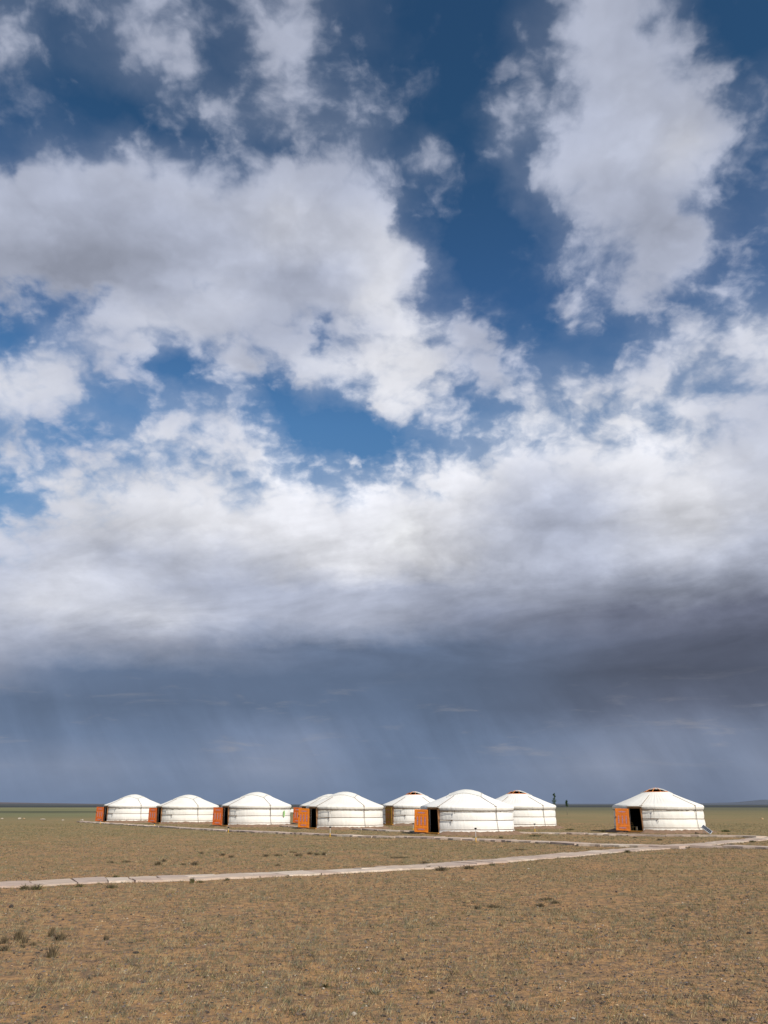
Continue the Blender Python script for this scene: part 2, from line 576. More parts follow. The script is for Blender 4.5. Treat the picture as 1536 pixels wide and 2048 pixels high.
# ------------------------------------------------------------------ ground
def ground_material():
    m = bpy.data.materials.new('steppe_ground')
    m.use_nodes = True
    g = NT(m.node_tree)
    b = g.n['Principled BSDF']
    geo = g.new('ShaderNodeNewGeometry').outputs['Position']
    s = g.new('ShaderNodeSeparateXYZ')
    g.put(s.inputs[0], geo)
    X, Y = s.outputs[0], s.outputs[1]
    big = g.noise(geo, 0.045, 5, 0.55)
    mid = g.noise(geo, 0.55, 6, 0.6)
    small = g.noise(geo, 4.5, 6, 0.62)
    fine = g.noise(geo, 26.0, 5, 0.65)
    grit = g.noise(geo, 90.0, 3, 0.6)
    soil = g.mix(g.maprange(mid, 0.35, 0.65), (0.45, 0.250, 0.108), (0.365, 0.215, 0.102))
    gravel = (0.165, 0.115, 0.080)
    c = g.mix(g.maprange(small, 0.44, 0.60, 0, 0.8), soil, gravel)
    fleck = g.noise(geo, 11.0, 6, 0.7)
    c = g.mix(g.maprange(fleck, 0.52, 0.64, 0, 0.55), c, (0.105, 0.078, 0.055))
    c = g.mix(g.maprange(fleck, 0.45, 0.33, 0, 0.6), c, (0.56, 0.32, 0.15))
    c = g.mix(g.maprange(fine, 0.55, 0.70, 0, 0.45), c, (0.11, 0.085, 0.068))
    c = g.mix(g.maprange(fine, 0.40, 0.27, 0, 0.6), c, (0.47, 0.30, 0.17))
    # thin grass cover, denser with distance from the trodden foreground and to the left
    far = g.maprange(Y, 9.0, 60.0, 0.0, 1.0)
    cov = g.math('ADD', g.math('MULTIPLY', far, 0.42), g.math('MULTIPLY', g.math('SUBTRACT', big, 0.5), 1.1))
    cov = g.math('ADD', cov, g.math('MULTIPLY', g.math('SUBTRACT', small, 0.5), 1.3))
    cov = g.math('ADD', cov, g.math('MULTIPLY', g.math('SUBTRACT', mid, 0.5), 1.4))
    grass = g.mix(g.maprange(fine, 0.4, 0.6), (0.255, 0.202, 0.093), (0.168, 0.138, 0.062))
    c = g.mix(g.maprange(cov, 0.05, 0.55, 0.0, 0.85), c, grass)
    # far plain: continuous green steppe, then cloud shadow painted dark towards the hills
    lx = g.maprange(X, 10.0, -45.0)
    green = g.mix(g.maprange(g.noise(geo, 0.02, 4, 0.5), 0.4, 0.6), (0.205, 0.197, 0.098), (0.160, 0.158, 0.080))
    c = g.mix(g.math('MULTIPLY', g.maprange(Y, 75.0, 150.0), g.math('ADD', 0.45, g.math('MULTIPLY', lx, 0.5))), c, green)
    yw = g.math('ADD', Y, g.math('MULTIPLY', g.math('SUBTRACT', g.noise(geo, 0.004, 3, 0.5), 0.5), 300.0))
    shade_stripe = g.math('MULTIPLY', g.maprange(Y, 185, 205), g.maprange(Y, 275, 235))
    c = g.mix(g.math('MULTIPLY', shade_stripe, g.maprange(X, -30, -80, 0, 0.75)), c, (0.060, 0.062, 0.042))  # dark stripe on the left: cloud shadow put into the ground colour
    olive = g.math('MULTIPLY', g.maprange(Y, 150, 320, 0, 0.85), g.maprange(X, -60, 20))
    c = g.mix(olive, c, (0.118, 0.116, 0.072))
    cloud_shade = g.maprange(yw, 480, 620)
    c = g.mix(cloud_shade, c, (0.052, 0.056, 0.058))  # cloud-shaded distance painted as dark slate albedo
    c = g.mix(g.math('MULTIPLY', g.maprange(yw, 1150, 1350), g.maprange(yw, 2100, 1700)), c, (0.092, 0.094, 0.080))
    c = g.mix(g.maprange(yw, 2200, 3000), c, (0.060, 0.066, 0.075))
    g.put(b.inputs['Base Color'], c)
    b.inputs['Roughness'].default_value = 0.95
    b.inputs['Specular IOR Level'].default_value = 0.1
    bn = g.new('ShaderNodeBump')
    bn.inputs['Strength'].default_value = 0.9
    bn.inputs['Distance'].default_value = 0.06
    g.put(bn.inputs['Height'], g.math('ADD', g.math('ADD', g.math('MULTIPLY', small, 0.9), g.math('MULTIPLY', fine, 0.45)), g.math('MULTIPLY', grit, 0.12)))
    g.put(b.inputs['Normal'], bn.outputs[0])
    return m


def gz(x, y):
    """gentle relief of the plain"""
    return 0.035 * (mnoise.noise(Vector((x * 0.22, y * 0.22, 3.1)))) + 0.02 * mnoise.noise(Vector((x * 0.9, y * 0.9, 7.7)))


def build_ground():
    mb = MB()
    ys = [-60, -20, 0, 3]
    y = 5.0
    while y < 14000:
        ys.append(y)
        y += max(0.18, y * 0.011) if y < 90 else y * 0.06
    ys.append(14000)
    NXs = 150
    for j, yy in enumerate(ys):
        half = max(30.0, abs(yy) * 0.85)
        for i in range(NXs + 1):
            t = i / NXs * 2 - 1
            x = half * t
            z = gz(x, yy) if 4 < yy < 110 else 0.0
            mb.v.append((x, yy, z))
    for j in range(len(ys) - 1):
        for i in range(NXs):
            a = j * (NXs + 1) + i
            mb.f.append((a, a + 1, a + NXs + 2, a + NXs + 1))
            mb.m.append(0)
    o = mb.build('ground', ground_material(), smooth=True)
    tag(o, 'flat dry gravel steppe with thin grass reaching the horizon', kind='structure')


build_ground()


def build_hills():
    def ridge(name, x0, x1, y, hfun, m, depth=900, label=None):
        mb = MB()
        n = 160
        rows = 8
        for r in range(rows + 1):
            fr = r / rows
            for i in range(n + 1):
                x = x0 + (x1 - x0) * i / n
                h = hfun(x, i / n) * math.sin(math.pi * min(fr, 0.999)) ** 0.8
                h *= 1 + 0.25 * mnoise.noise(Vector((x * 0.004, fr * 4, 1.0)))
                mb.v.append((x, y + (fr - 0.5) * depth, h - 0.4))
        for r in range(rows):
            for i in range(n):
                a = r * (n + 1) + i
                mb.f.append((a, a + 1, a + n + 2, a + n + 1))
                mb.m.append(0)
        tag(mb.build(name, m, smooth=True), label, kind='structure')

    hz = mat('hill_cloud_shade', (0.085, 0.085, 0.088), 0.95, 0.45, 0.004)  # cloud shade over the rise put into its dark grey
    hz2 = mat('hill_bare_soil', (0.125, 0.105, 0.105), 0.95, 0.3, 0.003)
    hz3 = mat('far_mountain_haze', (0.095, 0.108, 0.135), 0.95, 0.15, 0.002)  # blue of the distant air put into the base colour

    def env(t, a, b):
        return max(0.0, min(1.0, t / a, (1 - t) / b))
    ridge('hills', -5200, -1100, 5200, lambda x, t: (25 + 5 * mnoise.noise(Vector((x * 0.0015, 0, 0)))) * env(t, 0.05, 0.55), hz2, label='low bare hills on the left horizon')
    ridge('hills', -3600, -700, 3600, lambda x, t: (11.5 + 3.5 * mnoise.noise(Vector((x * 0.003, 5, 0)))) * env(t, 0.05, 0.6), hz, label='low rise below the left hills, coloured dark for cloud shadow')
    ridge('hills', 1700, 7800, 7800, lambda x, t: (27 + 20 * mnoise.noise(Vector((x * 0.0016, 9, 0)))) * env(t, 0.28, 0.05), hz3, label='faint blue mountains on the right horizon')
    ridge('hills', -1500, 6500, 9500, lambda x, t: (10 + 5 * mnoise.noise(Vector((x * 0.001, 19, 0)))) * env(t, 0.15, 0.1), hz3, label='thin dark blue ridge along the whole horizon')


build_hills()

# ------------------------------------------------------------------ stone paths
def interp(pts, s):
    acc = 0
    for a, b in zip(pts[:-1], pts[1:]):
        L = (b - a).length
        if acc + L >= s:
            d = (b - a) / L
            return a + d * (s - acc), d
        acc += L
    d = (pts[-1] - pts[-2]).normalized()
    return pts[-1] + d * (s - acc), d


def stone_path(label, pix, width, seg, split, thick, seed, ext0=0, ext1=0, slab_label=None):
    r = random.Random(seed)
    pts = [at(*p) for p in pix]
    if ext0:
        pts.insert(0, pts[0] + (pts[0] - pts[1]).normalized() * ext0)
    if ext1:
        pts.append(pts[-1] + (pts[-1] - pts[-2]).normalized() * ext1)
    total = sum((b - a).length for a, b in zip(pts[:-1], pts[1:]))
    root = empty('path', pts[0])
    tag(root, label, kind='structure')
    inv = Matrix.Translation(-pts[0])
    # bed of trodden sand the slabs lie in
    mb = MB()
    n = max(2, int(total / 0.35))
    for i in range(n + 1):
        p, d = interp(pts, total * i / n)
        nrm = Vector((-d.y, d.x, 0))
        for sgn in (-1, -0.45, 0.45, 1):
            w = width / 2 * sgn * (1.06 + 0.22 * mnoise.noise(Vector((p.x * 1.3, p.y * 1.3, sgn * 5))))
            q = p + nrm * w
            zz = gz(q.x, q.y) + (0.022 if abs(sgn) < 0.9 else -0.02)
            mb.v.append(tuple(Vector((q.x, q.y, zz)) - pts[0]))
        if i:
            for k in range(3):
                a = (i - 1) * 4 + k
                mb.f.append((a, a + 4, a + 5, a + 1))
                mb.m.append(0)
    bed = mb.build('sand_bed', M_bed, root, smooth=True)
    s = 0.0
    while s < total - seg * 0.5:
        L = seg * r.uniform(0.7, 1.3)
        lanes = [(-0.5, 0.5)]
        if r.random() < split:
            c = r.uniform(-0.16, 0.16)
            lanes = [(-0.5, c), (c, 0.5)]
        for (w0, w1) in lanes:
            gap = 0.002
            a0 = s + r.uniform(-0.04, 0.04)
            a1 = s + L + r.uniform(-0.04, 0.04)
            out = []
            segs = 4
            for k in range(segs):
                out.append((a0 + gap + (a1 - a0 - 2 * gap) * k / segs, w0 * width + gap + r.uniform(-0.085, 0.085) * (1 if w0 == -0.5 else 0.3)))
            for k in range(2):
                out.append((a1 - gap + r.uniform(-0.03, 0.03), width * (w0 + (w1 - w0) * k / 2)))
            for k in range(segs):
                out.append((a1 - gap - (a1 - a0 - 2 * gap) * k / segs, w1 * width - gap + r.uniform(-0.085, 0.085) * (1 if w1 == 0.5 else 0.3)))
            for k in range(2):
                out.append((a0 + gap + r.uniform(-0.03, 0.03), width * (w1 + (w0 - w1) * k / 2)))
            poly = []
            for (ss, ww) in out:
                p, d = interp(pts, max(ss, 0))
                q = p + Vector((-d.y, d.x, 0)) * ww
                poly.append((q.x - pts[0].x, q.y - pts[0].y))
            # counter-clockwise
            ar = sum(poly[i][0] * poly[(i + 1) % len(poly)][1] - poly[(i + 1) % len(poly)][0] * poly[i][1] for i in range(len(poly)))
            if ar < 0:
                poly.reverse()
            cx = sum(p[0] for p in poly) / len(poly)
            cy = sum(p[1] for p in poly) / len(poly)
            z0 = gz(cx + pts[0].x, cy + pts[0].y)
            th = thick * r.uniform(0.9, 1.1)
            sb = MB()
            loc = [(x - cx, y - cy) for x, y in poly]
            sb.prism(loc, -0.05, th, inset=0.015)
            mi = r.choices(range(4), weights=(4, 4, 2, 1.6))[0]
            o = sb.build('slab', M_slab[mi], root)
            o.location = (cx, cy, z0 + 0.01)
            o.rotation_euler = (r.gauss(0, 0.012), r.gauss(0, 0.012), 0)
        s += L
    return pts


M_bed = mat('trodden_sand', (0.45, 0.34, 0.265), 0.95, 0.3, 2.0, 0.5, 25)
MAIN = [(0, 1772), (200, 1764), (400, 1757.5), (768, 1740), (1018, 1722), (1268, 1700), (1388, 1691), (1536, 1677.5)]
ROW_A = [(164, 1644.4), (400, 1659.6), (537, 1666.4), (748, 1675), (839, 1677.6), (1080, 1686), (1175, 1691.5), (1290, 1694.8), (1318, 1695.6)]
ROW_A2 = [(1385, 1695), (1460, 1697), (1536, 1699.2)]
ROW_B = [(470, 1649.5), (590, 1654.5), (781, 1662.3), (1034, 1667), (1180, 1669.5), (1319, 1672.5), (1490, 1675), (1522, 1676.5)]
main_pts = stone_path('wide pale slab path running from the left edge up to the right', MAIN, 1.12, 0.8, 0.6, 0.035, 11, 2.5, 9)
a_pts = stone_path('narrow pale slab path along the doors of the front row of tents', ROW_A, 0.95, 1.5, 0.0, 0.08, 12, 0, 1.2)
a2_pts = stone_path('short narrow slab path leaving the wide path at the right edge', ROW_A2, 0.85, 1.5, 0.0, 0.08, 13, 0, 6)
b_pts = stone_path('narrow pale slab path along the back row of tents', ROW_B, 0.8, 1.6, 0.0, 0.08, 14)


# ------------------------------------------------------------------ tents
R_WALL, R_EAVE, Z_EAVE = 2.90, 3.02, 1.60
DOOR_WORLD = 51.0


def prof_roof(r):
    """height of the roof skin over radius"""
    if r > 0.85:
        t = (R_EAVE - r) / (R_EAVE - 0.85)
        return Z_EAVE + 0.86 * t - 0.015 * math.sin(math.pi * t)
    t = 1 - r / 0.85
    return Z_EAVE + 0.86 + 0.17 * math.sin(t * math.pi / 2) ** 0.95


def make_ger(pos, label, seed, mats, door_mat, open_crown=False, door_open=123.0, face=DOOR_WORLD, furniture=False, scale=1.0, berm=0.185):
    r = random.Random(seed)
    sn = seed * 3.7
    root = empty('felt_tent', (pos.x, pos.y, 0.0), R(-face))
    root.scale = (1.0, 1.0, 1.0 + 0.022 * math.sin(seed * 2.4))
    tag(root, label, 'tent', 'white felt tents of the camp')
    canvas = mats
    zb = 0.07
    HALF = 9.6   # half angle of the door gap, degrees

    def P(a, rad, z):   # a: degrees from local -Y towards +X
        return Vector((math.sin(R(a)) * rad, -math.cos(R(a)) * rad, z))

    # wall: outer and inner skin, thickness of the felt
    mb = MB()
    NA = 300
    zs = [0.0, 0.05, 0.12, 0.20, 0.26, 0.34, 0.45, 0.58, 0.70, 0.78, 0.88, 1.0, 1.12, 1.24, 1.34, 1.45, 1.56]
    a0, a1 = HALF, 360 - HALF
    nz = len(zs)
    for side in (0, 1):
        for i in range(NA + 1):
            a = a0 + (a1 - a0) * i / NA
            for z in zs:
                if side == 0:
                    # held by the ropes, slack between them
                    bul = 0.0
                    for z0, z1 in ((0.0, 0.23), (0.23, 0.78), (0.78, 1.31)):
                        if z0 < z < z1:
                            bul = math.sin(math.pi * (z - z0) / (z1 - z0))
                    rad = R_WALL + 0.035 * bul + 0.07 * (1 - z / 1.6) ** 2
                    rad += bul * 0.014 * mnoise.noise(Vector((a * 0.35, z * 1.2, sn)))
                    rad += 0.009 * mnoise.noise(Vector((a * 0.9 + z * 2, z * 0.5, sn + 4)))
                    rad += 0.03 * mnoise.noise(Vector((a * 0.05, z * 0.4, sn + 9)))
                    zz = z
                    if z == 0:
                        zz = 0.02 + 0.035 * mnoise.noise(Vector((a * 0.3, 1, sn))) + 0.02 * mnoise.noise(Vector((a * 1.3, 1, sn)))
                        rad += 0.03
                else:
                    rad, zz = R_WALL - 0.09, z
                mb.v.append(tuple(P(a, rad, zz + zb)))
    off = (NA + 1) * nz
    for i in range(NA):
        for k in range(nz - 1):
            a = i * nz + k
            mb.f.append((a, a + nz, a + nz + 1, a + 1)); mb.m.append(0)
            b = off + a
            mb.f.append((b, b + 1, b + nz + 1, b + nz)); mb.m.append(1)
    for i in (0, NA):
        for k in range(nz - 1):
            a, b = i * nz + k, off + i * nz + k
            mb.f.append((a, a + 1, b + 1, b) if i == 0 else (a, b, b + 1, a + 1)); mb.m.append(0)
    mb.build('wall', [canvas, M_lining], root, smooth=True)

    # roof cover with hanging lip
    mb = MB()
    NA = 240
    rin = 0.80 if open_crown else 0.02
    rads = [rin + (R_EAVE - 0.05 - rin) * k / 15 for k in range(16)]
    lip = [(0.985, -0.012), (1.0, -0.05), (0.998, -0.12), (0.986, -0.20), (0.973, -0.29)]
    rows = len(rads) + len(lip) + 1
    for i in range(NA):
        a = 360 * i / NA
        dd = min(a, 360 - a)
        over = 1 - min(max((dd - HALF + 0.5) / 3.0, 0), 1)
        pole = abs(math.sin(R(a) * 33 + sn)) ** 0.7
        col = []
        for rr in rads:
            t = (rr - rin) / (R_EAVE - rin)
            z = prof_roof(rr) - 0.022 * (1 - pole) * math.sin(math.pi * min(t * 1.05, 1)) + 0.018 * mnoise.noise(Vector((math.cos(R(a)) * rr * 1.4, math.sin(R(a)) * rr * 1.4, sn)))
            col.append(P(a, rr, z + zb))
        for q, dz in lip:
            dz2 = dz * (1 - 0.62 * over)
            wob = 0.018 * mnoise.noise(Vector((a * 0.5, dz * 3, sn + 2))) + 0.012 * mnoise.noise(Vector((a * 1.7, dz, sn + 3)))
            if dz == -0.29:
                dz2 += 0.02 * mnoise.noise(Vector((a * 0.4, 7, sn))) + 0.012 * mnoise.noise(Vector((a * 1.9, 7, sn)))
            col.append(P(a, R_EAVE * q + wob + 0.05 * over, Z_EAVE + dz2 + zb))
        col.append(P(a, R_EAVE * 0.955, Z_EAVE - 0.30 * (1 - 0.62 * over) + 0.02 + zb))
        for p in col:
            mb.v.append(tuple(p))
    for i in range(NA):
        j = (i + 1) % NA
        for k in range(rows - 1):
            mb.f.append((i * rows + k, i * rows + k + 1, j * rows + k + 1, j * rows + k)); mb.m.append(0)
    if not open_crown:
        b = len(mb.v)
        mb.v.append((0, 0, prof_roof(0) + zb))
        for i in range(NA):
            mb.f.append((i * rows, ((i + 1) % NA) * rows, b)); mb.m.append(0)
    # underside
    base = len(mb.v)
    for i in range(60):
        a = 6 * i
        for rr in (rin, 1.5, 2.2, 2.86):
            mb.v.append(tuple(P(a, rr, prof_roof(rr) - 0.09 + zb)))
    for i in range(60):
        j = (i + 1) % 60
        for k in range(3):
            mb.f.append((base + i * 4 + k, base + j * 4 + k, base + j * 4 + k + 1, base + i * 4 + k + 1)); mb.m.append(1)
    mb.build('roof_cover', [canvas, M_lining], root, smooth=True)

    # crown
    def crown_z(x, y):
        d = math.hypot(x, y)
        if open_crown:
            if d > 0.93:
                return prof_roof(d) + 0.03
            return max(0.30 * math.cos(d / 0.95 * math.pi / 2) + Z_EAVE + 0.80, prof_roof(max(d, 0.8))) + 0.035
        return prof_roof(d) + 0.022

    mb = MB()
    n = 30
    side = 1.12
    fold = R(-27 + DOOR_WORLD)       # direction the crown stands open, local angle from -Y
    fd = Vector((math.sin(fold), -math.cos(fold)))
    top = []
    c45 = R(82 - 45)
    for lay in (0, 1):
        for i in range(n + 1):
            for j in range(n + 1):
                u, v = (i / n * 2 - 1), (j / n * 2 - 1)
                x0, y0 = u * side, v * side
                if open_crown:   # folded back over the middle
                    y0 = -0.30 + 0.26 * abs(u) ** 1.5 + (v + 1) / 2 * (side * 0.98 + 0.24)
                    x0 *= 0.94
                    xx = x0 * -fd.y + y0 * -fd.x
                    yy = x0 * fd.x + y0 * -fd.y
                else:
                    an = R(82 - 45)
                    pull = 1 + 0.10 * (abs(u * v)) ** 1.5
                    x0, y0 = x0 * pull * 0.92, y0 * pull * 0.92
                    xx = x0 * math.cos(an) - y0 * math.sin(an)
                    yy = x0 * math.sin(an) + y0 * math.cos(an)
                z = crown_z(xx, yy) + 0.012 * mnoise.noise(Vector((xx * 3, yy * 3, sn))) - 0.028 * lay
                if lay == 0:
                    z += 0.012
                mb.v.append((xx, yy, z + zb))
    m1 = (n + 1) ** 2
    for i in range(n):
        for j in range(n):
            a = i * (n + 1) + j
            mb.f.append((a, a + n + 1, a + n + 2, a + 1)); mb.m.append(0)
            mb.f.append((m1 + a, m1 + a + 1, m1 + a + n + 2, m1 + a + n + 1)); mb.m.append(1)
    ed = [(i, 0) for i in range(n)] + [(n, j) for j in range(n)] + [(n - i, n) for i in range(n)] + [(0, n - j) for j in range(n)]
    idx = [i * (n + 1) + j for i, j in ed]
    for k in range(len(idx)):
        a, b = idx[k], idx[(k + 1) % len(idx)]
        mb.f.append((a, b, m1 + b, m1 + a)); mb.m.append(0)
    mb.build('crown_cover', [M_crown, M_lining], root, smooth=True)
    if open_crown:
        mb = MB()
        mb.tube([P(a, 0.81, prof_roof(0.8) - 0.006 + zb) for a in range(0, 360, 6)], 0.024, 8, closed=True)
        ring = mb.build('crown_ring', M_door[0], root, smooth=True)
        for k in range(4):
            a = 45 * k + 12
            ax = P(a, 1, 0)
            pts = []
            for q in range(13):
                t = -1 + q / 6
                zz = prof_roof(0.8) + 0.27 * math.cos(t * math.pi / 2) + zb - 0.01
                pts.append((ax.x * t * 0.8, ax.y * t * 0.8, zz))
            s = MB()
            s.tube(pts, 0.022, 6)
            s.build('spoke', M_door[0], ring, smooth=True)

    # ropes round the wall
    for z, rad, dark in ((0.235, 0.013, 0), (0.785, 0.013, 0), (1.315, 0.015, 0)):
        mb = MB()
        pts = []
        for i in range(121):
            a = HALF + 0.4 + (360 - 2 * HALF - 0.8) * i / 120
            sag = 0.012 * mnoise.noise(Vector((a * 0.05, z * 9, sn))) + 0.02 * math.cos(R(a * 1.0)) * (1 if z < 1 else 0.5)
            rr = R_WALL + 0.075 * (1 - z / 1.6) ** 2 + 0.045 + (0.045 if z > 1.2 else 0.0)
            pts.append(P(a, rr, z + sag + zb))
        mb.tube(pts, rad, 6)
        mb.build('rope', M_rope_d if z > 1.2 else M_rope_l, root, smooth=True)
        # doubled tail tied off beside the door
        if z > 0.5:
            mb = MB()
            a_end = HALF + r.uniform(14, 26)
            pts = []
            for i in range(16):
                a = HALF + (a_end - HALF) * i / 15
                rr = R_WALL + 0.075 * (1 - z / 1.6) ** 2 + 0.075 + (0.075 if z > 1.2 else 0.0)
                pts.append(P(a, rr, z + 0.035 - 0.03 * i / 15 + zb - (0.0 if z > 1 else 0.015)))
            mb.tube(pts, 0.018, 6)
            pe = pts[-1]
            mb.tube([pe, pe + P(a_end, 0.03, -0.10), pe + P(a_end + 3, 0.03, -r.uniform(0.16, 0.28))], 0.014, 5)
            mb.tube([P(a_end - 0.4, pe.xy.length + 0.02, pe.z - 0.03), P(a_end + 0.4, pe.xy.length + 0.02, pe.z + 0.03)], 0.034, 6)
            mb.build('rope_tail', M_rope_d, root, smooth=True)
    # guy ropes from the crown cover down to the foot
    for a, foot in ((82, True), (10.5, False), (172, True), (262, True)):
        mb = MB()
        pts = []
        for q in range(14):
            rr = 1.35 + (R_EAVE - 0.02 - 1.35) * q / 13
            pts.append(P(a, rr, prof_roof(rr) + 0.024 + zb))
        pts.append(P(a, R_EAVE + 0.035, Z_EAVE - 0.07 + zb))
        pts.append(P(a + 0.3, R_EAVE + 0.035, Z_EAVE - 0.28 + zb))
        mb.tube(pts, 0.013, 5)
        # knot on the lip
        k = P(a, R_EAVE + 0.02, Z_EAVE - 0.0 + zb)
        tng = Vector((math.cos(R(a)), math.sin(R(a)), 0))
        mb.tube([k - tng * 0.13, k + tng * 0.10], 0.014, 5)
        mb.build('guy_rope', M_rope_l, root, smooth=True)
        if foot:
            mb = MB()
            mb.tube([P(a + 0.3, R_WALL + 0.13, 1.36 + zb), P(a + 0.6, R_WALL + 0.12, 1.20 + zb), P(a + 1.0, R_WALL + 0.11, 0.8 + zb)], [0.032, 0.02, 0.015], 6)
            mb.tube([P(a + 1.0, R_WALL + 0.11, 0.8 + zb), P(a + 2.0, R_WALL + 0.13, 0.30 + zb), P(a + 3.0, R_WALL + 0.17, 0.0 + zb)], 0.013, 5)
            mb.build('tie_rope', M_rope_d, root, smooth=True)

    # door frame, slightly leaning back into the wall
    lean = Matrix.Rotation(R(3.2), 4, 'X')
    half = 0.475
    yd = -(R_WALL + 0.03)
    D = Matrix.Translation((0, yd, 0.09)) @ lean
    mb = MB()
    for s in (-1, 1):
        mb.box((s * half, 0.05, 0.70), (0.045, 0.14, 1.40), D)
    mb.box((0, 0.07, 1.43), (1.02, 0.12, 0.05), D)
    mb.build('door_frame', M_frame, root)
    mb = MB()
    mb.box((0, -0.03, -0.02), (1.10, 0.26, 0.085), D)
    mb.build('doorstep', M_sill, root)
    # strip added above the door; its brown stands for shade under the lip
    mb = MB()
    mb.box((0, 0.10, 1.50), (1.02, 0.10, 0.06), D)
    mb.build('lintel_shade', M_rope_l, root)

    # door leaf
    W, Hh, T = 0.88, 1.37, 0.045
    leaf = bpy.data.objects.new('door', None)
    COL.objects.link(leaf)
    leaf.parent = root
    mb = MB()
    mb.box((W / 2, 0, Hh / 2), (W, T * 0.5, Hh))
    st = 0.085
    for sgn in (-1, 1):
        y = sgn * T * 0.33
        # stiles and rails stand proud of the panels
        for x in (st / 2, W - st / 2):
            mb.box((x, y, Hh / 2), (st, T * 0.35, Hh))
        for z in (st / 2 + 0.005, 0.30, Hh - 0.31, Hh - st / 2 - 0.005):
            mb.box((W / 2, y, z), (W - 2 * st - 0.004, T * 0.34, 0.065 if 0.2 < z < 1.2 else st))
        for x in (W * 0.367, W * 0.633):
            mb.box((x, y, (0.30 + Hh - 0.31) / 2), (0.055, T * 0.33, Hh - 0.61 - 0.07))
    leafm = mb.build('door', door_mat, root)
    bpy.data.objects.remove(leaf)
    leafm.name = 'door'
    hinge = D @ Vector((-half + 0.02, -0.07, 0.02))
    rot = Matrix.Rotation(R(-door_open), 4, 'Z')
    tilt = Matrix.Rotation(R(3.2 * math.cos(R(door_open))), 4, 'X') @ Matrix.Rotation(R(-3.0 * math.sin(R(door_open))), 4, 'Y')
    leafm.matrix_local = Matrix.Translation(hinge) @ rot @ tilt
    ochre = door_mat == M_door[3]
    pm = M_panel[1] if ochre else M_panel[0]
    cells = [(W / 2, Hh - 0.20, 0.60, 0.12), (W / 2, 0.17, 0.60, 0.12)] + [(W * q, (0.30 + Hh - 0.31) / 2, 0.165, 0.62) for q in (0.225, 0.5, 0.775)]
    for (cx, cz, w, h) in cells:
        mb = MB()
        for sgn in (-1, 1):
            mb.box((cx, sgn * T * 0.27, cz), (w, T * 0.12, h))
        mb.build('panel', pm, leafm)
        mb = MB()
        for sgn in (-1, 1):
            y = sgn * T * 0.36
            if w > h:
                out = [(-0.24, 0), (-0.19, 0.035), (-0.07, 0.035), (0, 0.048), (0.07, 0.035), (0.19, 0.035), (0.24, 0), (0.19, -0.035), (0.07, -0.035), (0, -0.048), (-0.07, -0.035), (-0.19, -0.035)]
            else:
                out = [(0, 0.27), (-0.04, 0.21), (-0.035, 0.08), (-0.052, 0), (-0.035, -0.08), (-0.04, -0.21), (0, -0.27), (0.04, -0.21), (0.035, -0.08), (0.052, 0), (0.035, 0.08), (0.04, 0.21)]
            vs = [(cx + x, y - 0.003, cz + z) for x, z in out] + [(cx + x, y + 0.003, cz + z) for x, z in out]
            nn = len(out)
            mb.add(vs, [tuple(range(nn)), tuple(range(nn, 2 * nn))[::-1]] + [(k, nn + k, nn + (k + 1) % nn, (k + 1) % nn) for k in range(nn)], 0)
            y2 = y + sgn * 0.004
            dia = [(0.0, 0.03), (0.03, 0), (0, -0.03), (-0.03, 0)]
            for (ox, oz) in ([(-0.13, 0), (0, 0), (0.13, 0)] if w > h else [(0, 0.14), (0, 0), (0, -0.14)]):
                k_ = 1.25 if ox == 0 and oz == 0 else 0.75
                vs = [(cx + ox + x * k_, y2 - 0.002, cz + oz + z * k_ * 1.2) for x, z in dia] + [(cx + ox + x * k_, y2 + 0.002, cz + oz + z * k_ * 1.2) for x, z in dia]
                mb.add(vs, [(0, 1, 2, 3), (7, 6, 5, 4), (0, 4, 5, 1), (1, 5, 6, 2), (2, 6, 7, 3), (3, 7, 4, 0)], 1)
        mb.build('ornament', [M_pink, M_blue] if not ochre else [M_panel[0], M_blue], leafm)
    mb = MB()
    for sgn in (-1, 1):
        mb.box((W - 0.045, sgn * (T * 0.5 + 0.01), 0.83), (0.035, 0.02, 0.11))
        mb.tube([(W - 0.045, sgn * T * 0.5, 0.87), (W - 0.045, sgn * (T * 0.5 + 0.045), 0.86), (W - 0.045, sgn * (T * 0.5 + 0.045), 0.80), (W - 0.045, sgn * T * 0.5, 0.79)], 0.008, 5)
    mb.build('door_handle', M_black, leafm)

    # floor
    mb = MB()
    mb.prism([(math.cos(R(a)) * 2.78, math.sin(R(a)) * 2.78) for a in range(0, 360, 10)], 0.03, 0.075)
    mb.build('floor', M_floor, root)

    # earth banked against the foot
    mb = MB()
    NB = 160
    for i in range(NB):
        a = 360 * i / NB
        dd = min(a, 360 - a)
        k = min(max((dd - 10) / 6, 0), 1) if True else 1
        hh = (berm + 0.05 * mnoise.noise(Vector((a * 0.12, 2, sn))) + 0.045 * mnoise.noise(Vector((a * 0.5, 2, sn)))) * k
        wv = 0.55 + 0.16 * mnoise.noise(Vector((a * 0.06, 5, sn)))
        for rr, zz in ((R_WALL - 0.02, hh + 0.02), (R_WALL + 0.12, hh), (R_WALL + 0.12 + wv * 0.4, hh * 0.66), (R_WALL + 0.12 + wv * 0.8, hh * 0.22), (R_WALL + 0.35 + wv, -0.07)):
            zz += 0.012 * mnoise.noise(Vector((a * 1.1, rr * 5, sn)))
            mb.v.append(tuple(P(a, rr, zz)))
    for i in range(NB):
        j = (i + 1) % NB
        for k in range(4):
            mb.f.append((i * 5 + k, i * 5 + k + 1, j * 5 + k + 1, j * 5 + k)); mb.m.append(0)
    mound = mb.build('earth_bank', M_earth, smooth=True)
    mound.location = (pos.x, pos.y, 0.0)
    mound.rotation_euler = (0, 0, R(-DOOR_WORLD))
    tag(mound, 'low bank of brown earth round the foot of a tent', kind='structure')
    return root


